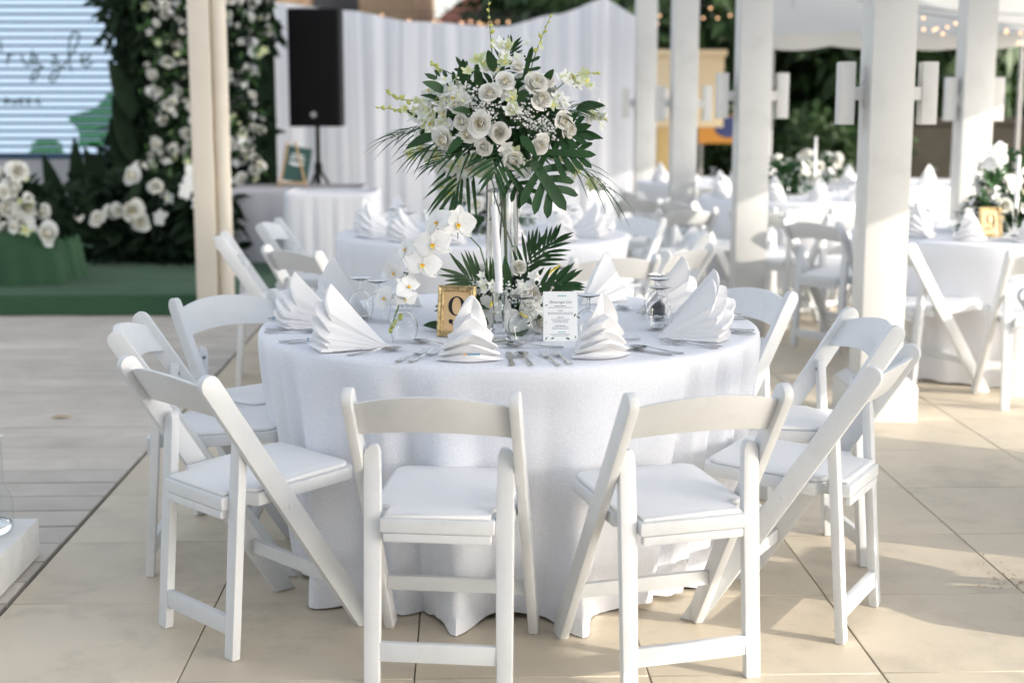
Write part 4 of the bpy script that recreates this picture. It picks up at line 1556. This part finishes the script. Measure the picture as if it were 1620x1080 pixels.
GB = "white folding chairs round the tables behind"
chair(-1.05, 6.95, -45, "white folding chair just beyond the raised deck-side napkins, its shaded back to us", GB)
chair(-1.42, 8.55, -95, "white folding chair in front of the grey clothed table, facing the drape table", GB)
chair(-1.52, 7.65, -82, "white folding chair seen edge-on beside the cream post", GB)
chair(0.47, 6.62, 20, "white folding chair with its back to us right behind the beverage card", GB)
chair(1.02, 7.95, 92, "white folding chair at the column end of the drape table", GB)
chair(0.85, 7.0, 52, "white folding chair between the drape table and the widest column", GB)
chair(0.75, 8.9, 140, "white folding chair behind the drape table facing us near the columns", GB)
chair(1.78, 8.60, -52, "white folding chair with a sunlit seat between the two nearer columns", GB)
chair(1.62, 9.5, -38, "white folding chair right beside the second column", GB)
chair(2.15, 9.1, 20, "white folding chair half hidden by the widest column", GB)
chair(1.90, 7.35, -68, "white folding chair seen edge-on right of the widest column", GB)
chair(2.55, 6.82, -3, "white folding chair with its back to us at the orchid centrepiece table", GB)
chair(1.965, 5.2, -80, "white folding chair cut off by the picture's right edge", GB)
chair(1.18, 10.4, -60, "white folding chair between the second column and the cream sign pillar", GB)
chair(0.95, 11.6, -75, "white folding chair by the end of the drape", GB)
chair(2.6, 9.95, 15, "white folding chair before the middle table, behind the widest column", GB)
chair(2.35, 8.7, -30, "white folding chair behind the widest column, turned to the orchid table", GB)
chair(1.95, 9.75, 10, "white folding chair with its back to us at the middle table", GB)
chair(1.6, 11.0, -80, "white folding chair at the middle table's cream sign side", GB)
chair(1.75, 12.3, 0, "white folding chair with its back to us at the table before the orange sign", GB)
chair(2.95, 11.9, 140, "white folding chair facing us at the middle table", GB)
chair(0.95, 10.7, -30, "white folding chair before the cream sign pillar, turned from the drape", GB)
chair(0.15, 9.55, 178, "white folding chair facing us behind the drape table", GB)
chair(-0.75, 9.3, -160, "white folding chair facing us at the speaker side of the drape table", GB)
chair(3.3, 9.35, 165, "white folding chair facing us behind the tall orchid centrepiece", GB)
chair(1.15, 9.6, 20, "white folding chair beside the second column on the drape side", GB)


tq = thing("round_table", "unseen round white table added beside the cut-off chair to block sun", "table", (3.25, 4.7, 0), 1.0, "round banquet tables in white cloths")  # unseen table added to keep low sun off the floor
link("tablecloth", make_ft, tq)
chair(3.1, 3.25, -2, "unseen white folding chair added in front of the sun-blocking table", GB)  # both unseen chairs added to break up the sun patches
chair(2.25, 3.6, -40, "unseen white folding chair added beside the sun-blocking table", GB)
bh = thing("added_house", "unseen white house added behind the camera to dim front light", "house", (0, -9.0, 0))  # added out of view: cuts front sky light, darkens chair backs
MB().box(-11, 6, -5, 0, 0, 6.0).obj("wall", M["paint"], bh, smooth=False)
MB().box(-11.4, 6.4, -5.4, 1.6, 6.002, 6.2).obj("roof", M["redroof"], bh, smooth=False)


# ------------------------------------------------------------------ stage: carpet, screen, flower wall
carpet = MB()


STG = 0.14


def carpet_fn(u, v):
    x = -7.5 + 5.75 * u
    k = v * 40
    if k < 6:            # the cloth hangs over the front edge
        t = k / 6
        return (x, 10.10 - 0.02 * (1 - t) + 0.012 * sin(x * 9 + 1.5 * sin(x * 2.3)) * (1 - t), 0.004 + (STG - 0.004) * t)
    y = 10.10 + 4.3 * (k - 6) / 34
    return (x, y, STG + 0.007 * noise.noise(Vector((x * 1.5, y * 3, 0))) * min(1, (y - 10.1) * 4))


carpet.grid(carpet_fn, 90, 40)
cp = tag(carpet.obj("stage_carpet", M["carpet"]), "low stage covered in green carpet in front of the flower wall", kind="structure")
MB().box(-7.49, -1.76, 10.13, 14.4, -0.03, STG - 0.014).obj("platform", M["carpet"], cp, smooth=False)

stg = thing("draped_box", "low stage block draped in green cloth under the floral hedge", "stage block", (-4.05, 11.05, 0.10))
mb = MB()


def drape_box(seed, hx, hy, h, amp, flare=0.0):
    rings = []
    n = 160
    for zt, k in ((1.0, 0), (0.985, 0.0), (0.94, 0.15), (0.75, 0.5), (0.5, 0.75), (0.25, 0.95), (0.0, 1.15)):
        ring = []
        for j in range(n):
            a = 2 * pi * j / n
            e = 8.0
            r = 1 / ((abs(cos(a)) ** e + abs(sin(a)) ** e) ** (1 / e))
            f = 1 + amp * k * (sin(17 * a + seed + 0.8 * sin(3 * a)) + 0.7 * sin(29 * a + 2 * seed) + 0.5 * sin(7 * a)) + flare * k
            g = 0.975 if zt == 1.0 else 1.0
            sag = 0.012 * noise.noise(Vector((cos(a) * 3, sin(a) * 3, seed))) if zt > 0.9 else 0
            ring.append((hx * r * cos(a) * f * g, hy * r * sin(a) * f * g, h * zt + sag * (0.4 if h > 0.6 else 1)))
        rings.append(ring)
    m_ = MB()
    m_.loft(rings, True, False, True)
    return m_


drape_box(1, 0.62, 0.42, 0.40, 0.035, 0.12).obj("drape", M["carpet"], stg, loc=(0, 0, 0.04), angle=60)

SY = 14.2
SC = 14.2 / 2300


scr = thing("led_screen", "large white LED screen showing green handwriting and a green leaf", "screen", (-4.9, SY, 0))
MB().box(-1.5, 1.22, 0.01, 0.10, 0.93, 3.0).obj("cabinet", M["led_gap"], scr, smooth=False)
MB().box(-1.45, 1.15, 0.02, 0.09, 0.0, 0.928).obj("skirt", M["cloth_grey"], scr, smooth=False)
BAR = 0.0735
for k in range(27):
    z = 0.975 + BAR * k
    b = MB().box(-1.48, 1.2, -0.012, 0.008, z + 0.013, z + BAR - 0.010)
    b.obj("led_bar", M["led"], scr, bevel=0.008, segs=2)


def sx(px):
    return (px - 810) * SC * 0.979 + 4.9


def szz(py):
    return 1.47 - (py - 162) * SC * 0.968


leafg = MB()
outline = [(190, 134), (175, 138), (165, 148), (155, 162), (140, 174), (112, 178), (100, 187), (118, 205), (118, 222), (110, 232), (97, 232), (88, 226), (60, 218), (45, 224), (38, 238)]
# green leaf shape, one strip per LED bar
LEFT = [(128, 196), (134, 186), (138, 176), (148, 166), (162, 155), (174, 141), (178, 113), (187, 100), (196, 106), (205, 117), (221, 118), (232, 112), (238, 98), (242, 98)]


def left_at(py):
    for (a, xa), (b, xb) in zip(LEFT, LEFT[1:]):
        if a <= py <= b:
            return xa + (xb - xa) * (py - a) / (b - a)
    return 192


for k in range(27):
    z0, z1 = 0.975 + BAR * k + 0.016, 0.975 + BAR * (k + 1) - 0.013
    pys = [162 + (1.47 - z) / (SC * 0.968) for z in (z0, z1)]
    if 128 < pys[1] and pys[0] < 242:
        la, lb = left_at(min(pys[0], 241)), left_at(pys[1])
        v = [(sx(la), z0), (sx(194), z0), (sx(194), z1), (sx(lb), z1)]
        leafg.add([(x, -0.0165, z) for x, z in v] + [(x, -0.0122, z) for x, z in v], [(0, 1, 2, 3), (7, 6, 5, 4), (0, 4, 5, 1), (1, 5, 6, 2), (2, 6, 7, 3), (3, 7, 4, 0)])
    if pys[1] > 214:
        h = 18 * (1 - min(1, max(0, (232 - pys[1]) / 20)))
        v = [(sx(64 - 24 - h * 0.3), z0), (sx(92), z0), (sx(64 + 8 + h), z1), (sx(64 - 4 - h), z1)]
        leafg.add([(x, -0.0165, z) for x, z in v] + [(x, -0.0122, z) for x, z in v], [(0, 1, 2, 3), (7, 6, 5, 4), (0, 4, 5, 1), (1, 5, 6, 2), (2, 6, 7, 3), (3, 7, 4, 0)])
lg = leafg.obj("leaf_graphic", M["led_green"], scr, bevel=0.004, segs=1)


def stroke(mb, pts, w=0.011, y=-0.019, sc=1 / 4.32):
    P = [Vector((sx(a * sc), szz(b * sc))) for a, b in pts]
    dense = []
    for i in range(len(P) - 1):
        p0, p1, p2, p3 = P[max(i - 1, 0)], P[i], P[i + 1], P[min(i + 2, len(P) - 1)]
        for q in range(5):
            t = q / 5
            dense.append(0.5 * ((2 * p1) + (p2 - p0) * t + (2 * p0 - 5 * p1 + 4 * p2 - p3) * t * t + (3 * p1 - p0 - 3 * p2 + p3) * t ** 3))
    dense.append(P[-1])
    mb.tube([(q.x, y, q.y) for q in dense], w, 5)


for word in (([(0, 280), (5, 330), (2, 350)], [(40, 445), (52, 372), (50, 400), (70, 372), (95, 378)], [(140, 372), (150, 420), (175, 448), (200, 430), (218, 340)],
              [(215, 385), (250, 388), (215, 440), (265, 445), (230, 540), (195, 550), (215, 500), (290, 450)],
              [(345, 385), (385, 388), (345, 440), (398, 445), (365, 545), (325, 550), (345, 500), (430, 450)],
              [(430, 450), (500, 350), (545, 250), (515, 225), (480, 260), (465, 400), (480, 490)], [(535, 420), (605, 392), (592, 360), (555, 385), (550, 430), (580, 455), (625, 430)],
              [(715, 340), (800, 350), (725, 445)], [(835, 430), (770, 450), (792, 500)]),
             ([(30, 672), (5, 680), (5, 705), (30, 700), (32, 672), (38, 708)], [(60, 675), (62, 705), (88, 705), (90, 675), (94, 708)], [(110, 676), (135, 676), (110, 707), (138, 707)], [(160, 676), (185, 676), (160, 707), (188, 707)],
              [(215, 680), (215, 708)], [(240, 665), (240, 707), (258, 706)])):
    for s_ in word:
        tx = MB()
        stroke(tx, s_, 0.009)
        tx.obj("letter", M["led_text"], scr, recalc=False)

fw = thing("flower_wall", "tall dark green wall set with white roses beside the LED screen", "flower wall", (-2.85, 13.35, 0.135))
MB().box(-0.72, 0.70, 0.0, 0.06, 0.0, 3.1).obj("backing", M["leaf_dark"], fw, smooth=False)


def wall_edge(z):
    """left and right limits of the foliage at height z"""
    l = -0.70 + 0.10 * sin(z * 2.2) - (0.32 * math.exp(-((z - 0.75) / 0.4) ** 2)) + 0.14 * math.exp(-((z - 1.5) / 0.3) ** 2)
    r = 0.66 + 0.07 * sin(z * 3.1 + 1) + 0.05 * sin(z * 7)
    return l, r


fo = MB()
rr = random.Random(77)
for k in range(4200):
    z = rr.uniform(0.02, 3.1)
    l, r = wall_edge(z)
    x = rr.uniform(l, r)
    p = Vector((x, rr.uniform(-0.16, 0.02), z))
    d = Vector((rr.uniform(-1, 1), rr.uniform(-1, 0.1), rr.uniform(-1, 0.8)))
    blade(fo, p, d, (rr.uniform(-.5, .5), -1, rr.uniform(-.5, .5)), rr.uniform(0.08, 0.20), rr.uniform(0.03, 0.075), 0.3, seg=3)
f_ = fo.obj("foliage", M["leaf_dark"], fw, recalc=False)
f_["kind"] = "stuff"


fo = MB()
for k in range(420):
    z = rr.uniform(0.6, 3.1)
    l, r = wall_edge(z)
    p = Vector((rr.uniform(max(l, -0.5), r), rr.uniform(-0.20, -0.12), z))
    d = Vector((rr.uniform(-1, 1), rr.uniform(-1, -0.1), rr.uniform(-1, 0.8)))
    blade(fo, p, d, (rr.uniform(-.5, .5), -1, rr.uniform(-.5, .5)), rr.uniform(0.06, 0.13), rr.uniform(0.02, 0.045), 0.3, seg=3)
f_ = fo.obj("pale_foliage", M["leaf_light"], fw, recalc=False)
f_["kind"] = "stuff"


def wall_flowers(parent, n, zr, xf, yr, smin, smax, seed, names=("rose", "orchid", "dendrobium_flower")):
    r_ = random.Random(seed)
    pts = []
    tries = 0
    while len(pts) < n and tries < n * 40:
        tries += 1
        z = r_.uniform(*zr)
        l, r = xf(z)
        q = Vector((r_.uniform(l, r), z))
        if any((q - w).length < 0.054 for w in pts[-60:]):
            continue
        pts.append(q)
        s = r_.uniform(smin, smax)
        c = r_.random()
        if c < 0.5:
            o = link("rose", rose_me[r_.randrange(3)], parent)
        elif c < 0.75:
            o = link("orchid", orchid_me, parent)
            s *= 1.2
        else:
            o = link("dendrobium_flower", dendro_green_me if r_.random() < 0.5 else dendro_me, parent)
        set_dir(o, (q.x, r_.uniform(*yr), q.y), (r_.uniform(-.5, .5), -1, r_.uniform(-.2, .6)), r_.uniform(0, 6), s)


def cluster(z):
    l, r = wall_edge(z)
    return (max(l, -0.45) + 0.05, r - 0.03)


wall_flowers(fw, 278, (0.75, 3.05), cluster, (-0.22, -0.12), 0.024, 0.056, 5)
wall_flowers(fw, 16, (0.28, 0.75), lambda z: (-0.5, 0.62), (-0.22, -0.15), 0.05, 0.075, 6)
for k, (x, z, L, dx) in enumerate(((-0.62, 0.55, 0.75, -0.15), (-0.80, 0.35, 0.7, -0.25), (-0.55, 0.8, 0.7, -0.2), (-1.02, 0.2, 0.95, 0.0), (-1.15, 0.2, 0.8, -0.2), (-0.9, 0.2, 0.85, 0.15), (-0.5, 1.2, 0.6, -0.3), (-0.45, 0.3, 0.5, 0.1))):
    mbl = MB()
    blade(mbl, (x, -0.15 - 0.03 * k, z), (dx, -0.15, 1), (0.1, -1, 0.2), L, 0.17, 0.1, seg=8, fold=0.2)
    mbl.obj("banana_leaf", M["leaf_dark"], fw, recalc=False, angle=70)

hd = thing("floral_hedge", "low hedge of white roses and leaves standing on the green draped block", "flower arrangement", (-3.95, 11.0, 0.49))
fo = MB()
for k in range(1500):
    p = Vector((rr.uniform(-0.95, 0.62), rr.uniform(-0.3, 0.3), 0))
    p.z = rr.uniform(0.0, 0.42) * (1 - 0.35 * max(0, p.x / 0.6))
    d = Vector((rr.uniform(-1, 1), rr.uniform(-1, 0.4), rr.uniform(-0.4, 1)))
    blade(fo, p, d, (rr.uniform(-.5, .5), -1, rr.uniform(-.5, .5)), rr.uniform(0.08, 0.2), rr.uniform(0.03, 0.08), 0.3, seg=3)
f_ = fo.obj("foliage", M["leaf_dark"], hd, recalc=False)
f_["kind"] = "stuff"
wall_flowers(hd, 90, (0.02, 0.5), lambda z: (-0.9, 0.62 - z * 0.4), (-0.42, -0.3), 0.035, 0.08, 9)
hd2 = thing("leafy_planting", "dark broad-leaved planting with white roses at the foot of the flower wall", "plant", (-3.15, 12.4, 0.13))
fo = MB()
for k in range(1600):
    p = Vector((rr.uniform(-0.5, 0.85), rr.uniform(-0.35, 0.4), rr.uniform(0, 0.72)))
    p.z *= 1 - 0.25 * max(0, p.x / 0.8)
    d = Vector((rr.uniform(-1, 1), rr.uniform(-1, 0.4), rr.uniform(-0.4, 1)))
    blade(fo, p, d, (rr.uniform(-.5, .5), -1, rr.uniform(-.5, .5)), rr.uniform(0.1, 0.26), rr.uniform(0.03, 0.1), 0.4, seg=3)
f_ = fo.obj("foliage", M["leaf_dark"], hd2, recalc=False)
f_["kind"] = "stuff"
wall_flowers(hd2, 15, (0.36, 0.76), lambda z: (-0.45, 0.75), (-0.48, -0.4), 0.06, 0.085, 19)


# ------------------------------------------------------------------ drape, speaker, side tables
def drape_top(x):
    pts = [(-3.0, 2.62), (-2.42, 2.46), (-1.69, 2.38), (-1.0, 2.27), (-0.13, 2.22), (0.45, 2.34), (0.955, 2.50), (1.13, 2.40), (1.30, 2.30)]
    for i in range(len(pts) - 1):
        if pts[i][0] <= x <= pts[i + 1][0]:
            t = (x - pts[i][0]) / (pts[i + 1][0] - pts[i][0])
            t = t * t * (3 - 2 * t) if 0 < i < len(pts) - 3 else t
            return pts[i][1] + t * (pts[i + 1][1] - pts[i][1])
    return pts[-1][1]


dp = thing("drape_backdrop", "white cloth drape with a sagging top edge hung behind the tables", "curtain", (0, 15.1, 0))
xs = [-3.0, -2.0, -1.05, -0.1, 0.62, 1.30]
for i in range(5):
    mbd = MB()
    x0, x1 = xs[i], xs[i + 1]

    def dfn(u, v, x0=x0, x1=x1, i=i):
        x = x0 + (x1 - x0) * u
        t = drape_top(x)
        a1 = noise.noise(Vector((x * 3.1, 0.2 * v, 1.0)))
        a2 = noise.noise(Vector((x * 9.5, 0.35 * v, 4.0)))
        a3 = noise.noise(Vector((x * 24, 0.5 * v, 9.0)))
        dy = 0.055 * a1 + 0.018 * a2 + 0.005 * a3
        return (x + 0.012 * sin(v * 4 + x * 9), dy + 0.004 * i, t * (1 - v) + 0.01)
    mbd.grid(dfn, 90, 14)
    mbd.obj("cloth_panel", M["drape"], dp, recalc=False, angle=80)
MB().tube([(-3.0, 0.06, 2.62), (-3.0, 0.06, 0)], 0.02, 8).obj("pole", M["rib"], dp)
MB().tube([(0.955, 0.06, 2.5), (0.955, 0.06, 0)], 0.02, 8).obj("pole", M["rib"], dp)

spk = thing("loudspeaker", "tall black loudspeaker on a tripod before the white drape", "speaker", (-1.80, 13.6, 0))
MB().box(-0.235, 0.235, -0.17, 0.2, 1.25, 2.31).obj("cabinet", M["black"], spk, bevel=0.015)
MB().box(-0.215, 0.215, -0.185, -0.171, 1.27, 2.29).obj("grille", M["grille"], spk, bevel=0.004)
MB().lathe([(0.0001, 0.0), (0.028, 0.0), (0.028, 0.004), (0.0001, 0.004)], 20).obj("badge", M["rib"], spk, loc=(-0.01, -0.186, 1.36), rot=(pi / 2, 0, 0))
MB().tube([(0, 0, 1.26), (0, 0, 0.45)], 0.022, 10).obj("pole", M["black"], spk)
for k in range(3):
    a = 2 * pi * k / 3 + 0.4
    lgm = MB().tube([(0, 0, 0.88), (0.5 * cos(a), 0.5 * sin(a), 0.02)], 0.014, 8)
    lgm.obj("tripod_leg", M["black"], spk)
MB().lathe([(0.034, 0.82), (0.04, 0.86), (0.034, 0.92)], 12, True, True).obj("collar", M["black"], spk)

gt = thing("side_table", "long table under a grey cloth in front of the flower wall", "table", (-1.92, 12.55, 0))
drape_box(3, 0.66, 0.34, 0.76, 0.012).obj("tablecloth", M["cloth_grey"], gt, angle=60)
wt = thing("side_table", "small table under a loose white cloth beside the grey clothed table", "table", (-1.42, 11.6, 0))
drape_box(5, 0.36, 0.32, 0.78, 0.022).obj("tablecloth", M["cloth_far"], wt, angle=60)

es = thing("table_sign", "small green sign with pale lettering on a wooden stand on the grey table", "sign", (-1.86, 12.38, 0.761), radians(8))
TS = Matrix.Rotation(radians(-14), 4, 'X') @ Matrix.Rotation(radians(10), 4, 'Y')
MB().box(-0.115, 0.115, -0.008, 0.004, 0.05, 0.35, T=TS).obj("panel", M["chalk"], es, smooth=False)
for s in (-1, 1):
    MB().tube([(s * 0.11, -0.03, 0.0), (s * 0.03, 0.09, 0.38)], 0.009, 6).obj("stand_leg", M["wood"], es)
MB().tube([(0.06, 0.2, 0.0), (0.03, 0.09, 0.38)], 0.009, 6).obj("stand_leg", M["wood"], es)
MB().box(-0.13, 0.13, -0.035, -0.012, 0.03, 0.046).obj("ledge", M["wood"], es)
ln = MB()
for z, w in ((0.27, 0.10), (0.24, 0.13), (0.20, 0.13), (0.185, 0.08)):
    ln.box(-w / 2, w / 2, -0.0105, -0.0085, z, z + 0.012, T=TS)
ln.obj("lettering", M["card"], es, smooth=False)


# ------------------------------------------------------------------ beyond: cream sign pillar, orange sign, stone wall, house, trees, tents
ks = thing("sign_pillar", "cream boxed sign on an ochre pillar behind the white columns", "sign", (2.14, 18.0, 0))
MB().box(-0.43, 0.43, -0.12, 0.12, 1.17, 2.02).obj("sign_box", M["cream"], ks, bevel=0.01)
MB().box(-0.46, 0.46, -0.15, 0.15, 2.022, 2.10).obj("cap", M["cream"], ks, bevel=0.01)
MB().box(-0.37, -0.12, -0.1, 0.1, 0.0, 1.168).obj("pillar", M["ochre"], ks, bevel=0.01)
osn = thing("notice_board", "orange board with a dark blue oval in front of the grey street", "sign", (2.86, 20.0, 0))
MB().box(-0.32, 0.32, -0.02, 0.02, 0.92, 1.30).obj("panel", M["orange"], osn, smooth=False)
MB().lathe([(0.0001, 0), (0.16, 0), (0.16, 0.01), (0.0001, 0.01)], 28, T=Matrix.Diagonal((1.2, 0.9, 1, 1))).obj("oval", M["navy"], osn, loc=(0.09, -0.021, 1.14), rot=(pi / 2, 0, 0))
for s in (-1, 1):
    MB().box(s * 0.28 - 0.02, s * 0.28 + 0.02, -0.019, 0.019, 0, 0.919).obj("leg", M["rib"], osn, smooth=False)

sw = thing("stone_wall", "low brown old stone wall under the dark trees", "wall", (7.5, 22.0, 0))
MB().box(-1.6, 12, -0.2, 0.2, 0, 1.15).obj("masonry", M["stone"], sw, smooth=False)
MB().box(-1.65, 12.05, -0.25, 0.25, 1.152, 1.25).obj("coping", M["stone"], sw, smooth=False)
rd = MB().box(-20, 40, 20.6, 40, -0.045, -0.03)
tag(rd.obj("road", mat("asphalt", (0.06, 0.06, 0.065), 0.9), smooth=False), "dark street behind the tables", kind="structure")

hs = thing("house", "tan house with a red tiled roof showing over the drape", "house", (-0.6, 30.0, 0))
MB().box(-9, 7.5, 0, 7, 0, 3.05).obj("wall", M["tan"], hs, smooth=False)
rf = MB()
rf.loft([[(-1.3, -0.9, 2.75), (8.3, -0.9, 2.75), (8.3, 7.9, 2.75), (-1.3, 7.9, 2.75)], [(1.2, 2.6, 5.0), (5.8, 2.6, 5.0), (5.8, 4.4, 5.0), (1.2, 4.4, 5.0)]])
rf.obj("roof", M["redroof"], hs, smooth=False)
MB().box(-9.0, -1.31, -0.3, 7, 3.06, 5.4).obj("upper_wall", M["tan"], hs, smooth=False)
for x in (-6.8, -4.9, -2.9, 3.3):
    wdo = MB().box(x - 0.45, x + 0.45, -0.34, -0.25, 2.2 if x > 0 else 3.25, 3.0 if x > 0 else 4.6).obj("window", M["window"], hs, smooth=False)
    MB().box(x - 0.55, x + 0.55, -0.38, -0.30, 2.05 if x > 0 else 3.15, 2.199 if x > 0 else 3.249).obj("sill", M["cream"], wdo, smooth=False)


def tree_crown_mesh(seed, n, rx, rz, ls):
    r_ = random.Random(seed)
    mb = MB()
    blobs = [(Vector((r_.gauss(0, rx * 0.5), r_.gauss(0, rx * 0.4), r_.uniform(-rz * 0.7, rz * 0.8))), r_.uniform(0.4, 0.65) * rx) for _ in range(13)]
    for k in range(n):
        c, br = blobs[r_.randrange(len(blobs))]
        d = Vector((r_.gauss(0, 1), r_.gauss(0, 1), r_.gauss(0, 1))).normalized()
        p = c + d * br * r_.uniform(0.55, 1.0)
        dd = Vector((r_.uniform(-1, 1), r_.uniform(-1, 1), r_.uniform(-0.9, 0.5)))
        blade(mb, p, dd, d, ls * r_.uniform(0.6, 1.3), ls * r_.uniform(0.35, 0.55), 0.3, seg=2)
    return mb.mesh("crown", M["tree_leaf"], recalc=False, angle=80)


crowns = [tree_crown_mesh(s, 3200, 1.9, 1.6, 0.34) for s in (1, 2, 3)]
tl = ["dense dark tree behind the cream sign pillar", "dark leafy tree between the sign pillar and second column", "broad dark tree behind the widest column", "dark tree over the stone wall behind the far column",
      "dark tree at the picture's right edge above the stone wall", "dark tree rising over the end of the white drape", "leafy tree beyond the picture's right edge", "bushy tree behind the house corner above the drape"]
for i, (x, y, z, s) in enumerate(((2.6, 25, 2.2, 1.0), (4.7, 25.5, 2.3, 1.1), (6.4, 24.5, 2.2, 1.05), (8.4, 25.5, 2.3, 1.15), (10.6, 25, 2.2, 1.1), (1.2, 26.5, 3.0, 1.0), (13.0, 26, 2.5, 1.3), (4.0, 29, 4.0, 1.3))):
    t = thing("tree", tl[i], "tree", (x, y, 0), R.uniform(0, 6), "trees beyond the street")
    link("crown", crowns[i % 3], t, (0, 0, z), (0, 0, 0), s)
    MB().tube([(0, 0, 0), (0.08, 0.05, z * 0.5), (-0.05, 0.1, z)], [0.2, 0.15, 0.08], 9).obj("trunk", M["bark"], t)

for i, (x, y, s_, lab) in enumerate(((3.4, 23.2, 0.46, "dark shrub behind the orange sign"), (4.6, 22.8, 0.5, "dark shrub behind the middle table's flowers"), (5.6, 23.0, 0.48, "dark shrub at the end of the stone wall"))):
    t = thing("shrub", lab, "shrub", (x, y, 0), i * 2.0, "shrubs beyond the street")
    link("foliage", crowns[i % 3], t, (0, 0, 0.72), (0, 0, 0), (s_, s_, s_ * 0.9))
    MB().tube([(0, 0, 0), (0.03, 0.02, 0.4)], [0.05, 0.03], 7).obj("stem", M["bark"], t)

# white tent at the far right, eave towards us
tn = thing("tent", "white marquee canopy with grey poles above the far tables", "tent", (6.1, 14.2, 0))
cv = MB()


def tent_fn(u, v):
    x = -3.65 + 7.2 * u
    sag = 0.03 * abs(sin(u * pi * 4))
    return (x, 6.5 * v, 2.10 + 0.10 * 0 + 2.6 * v + sag * (1 - v) - 0.10 * sin(pi * v))


cv.grid(tent_fn, 32, 10)
cv.obj("canopy", M["canvas"], tn, recalc=False, angle=60)
va = MB()
va.grid(lambda u, v: (-3.65 + 7.2 * u, -0.01 - 0.005 * sin(u * 60), 2.105 + 0.03 * abs(sin(u * pi * 4)) - 0.16 * v * (0.8 + 0.2 * abs(sin(u * pi * 12)))), 96, 2)
va.obj("valance", M["canvas"], tn, recalc=False)
for x in (-3.6, -1.2, 1.2, 3.5):
    MB().tube([(x, 0.03, 0), (x, 0.03, 2.09)], 0.022, 8).obj("pole", M["rib"], tn)
for k in range(8):
    x = -3.4 + k * 0.95
    MB().tube([(x, 0.02, 2.08), (x + 1.1, 6.3, 4.55)], 0.013, 6).obj("rib", M["rib"], tn)

# unseen roof added on the right, its low eave shaped to shade the columns
sr = thing("added_shade_roof", "unseen white canopy roof added right of the terrace to shade it", "canopy", (5.15, 0, 0))
cv = MB()
EAVE = [(-9.0, 1.66), (1.4, 1.68), (2.2, 1.74), (3.2, 1.92), (4.4, 2.1), (9.0, 2.1), (14.0, 2.1)]
for dz in (0.0, 0.03):
    cv.add([(0, y, z + dz) for y, z in EAVE] + [(8.6, y, 8.3 + dz) for y, z in EAVE],
           [(i, i + 1, i + 8, i + 7) for i in range(6)])
cv.obj("canopy", M["canvas"], sr, smooth=False, recalc=False)
for y in (-8.9, -4, 1.0, 6, 12):
    MB().tube([(0.03, y, 0), (0.03, y, 2.09)], 0.03, 8).obj("pole", M["rib"], sr)

# festoon lights
def festoon(label, p0, p1, sag, n, seed, jit=0.05):
    t = thing("light_string", label, "string lights", p0, 0, "strings of warm bulbs")
    r_ = random.Random(seed)
    a, b = Vector(p0), Vector(p1)
    pts = []
    for i in range(25):
        u = i / 24
        q = (b - a) * u
        q.z -= sag * 4 * u * (1 - u)
        pts.append(q)
    MB().tube(pts, 0.005, 4).obj("wire", M["wire"], t)
    for i in range(n):
        u = (i + 0.5) / n + r_.uniform(-0.3, 0.3) / n
        q = (b - a) * u
        q.z -= sag * 4 * u * (1 - u) + 0.035
        link("bulb", bulb_me, t, q + Vector((0, 0, r_.uniform(-jit, 0))))


bulb_me = MB().ball((0, 0, 0), 0.0145, 6).mesh("bulb", M["bulb"])
festoon("string of warm bulbs in front of the tan house", (-3.2, 19.0, 2.65), (1.6, 19.0, 2.62), 0.03, 26, 1, 0.16)
festoon("second string of warm bulbs just above the drape", (-1.9, 17.0, 2.46), (2.6, 17.5, 2.62), 0.11, 34, 2, 0.14)
festoon("string of warm bulbs running to the cream sign pillar", (-0.6, 16.0, 2.40), (2.2, 16.0, 2.52), 0.08, 16, 3, 0.1)
festoon("string of warm bulbs under the white marquee", (3.0, 12.5, 2.28), (5.2, 12.5, 2.05), 0.04, 22, 4, 0.12)
festoon("second string of warm bulbs hanging in front of the marquee", (3.1, 13.4, 2.38), (5.4, 13.4, 2.25), 0.05, 18, 5, 0.15)


# fallen leaves and specks on the ground
dl = MB()
blade(dl, (0, 0, 0.004), (1, 0.15, 0.0), (0, 0, 1), 0.11, 0.04, 0.0, fold=0.2)
tag(dl.obj("dry_leaf", mat("dry_leaf_tan", (0.40, 0.26, 0.08), 0.8), None, (-2.18, 6.72, 0.0), recalc=False), "single dry tan leaf lying on the grey deck boards", "leaf")
lt = MB()
r_ = random.Random(4)
for k in range(46):
    c = (r_.gauss(0, 0.05), r_.gauss(0, 0.07), 0.002 + 0.002 * r_.random())
    blade(lt, c, (r_.uniform(-1, 1), r_.uniform(-1, 1), 0.05), (0, 0, 1), r_.uniform(0.008, 0.022), r_.uniform(0.004, 0.009), 0, seg=2)
for k in range(70):
    c = (r_.uniform(-2.2, 0.3), r_.uniform(-0.8, 1.4), 0.0015)
    blade(lt, c, (r_.uniform(-1, 1), r_.uniform(-1, 1), 0.05), (0, 0, 1), r_.uniform(0.004, 0.009), r_.uniform(0.002, 0.005), 0, seg=2)
tag(lt.obj("leaf_litter", mat("litter_brown", (0.33, 0.20, 0.06), 0.9), None, (1.55, 4.36, 0.0), recalc=False), "crumbs of dry leaves on the tile joint", kind="stuff")
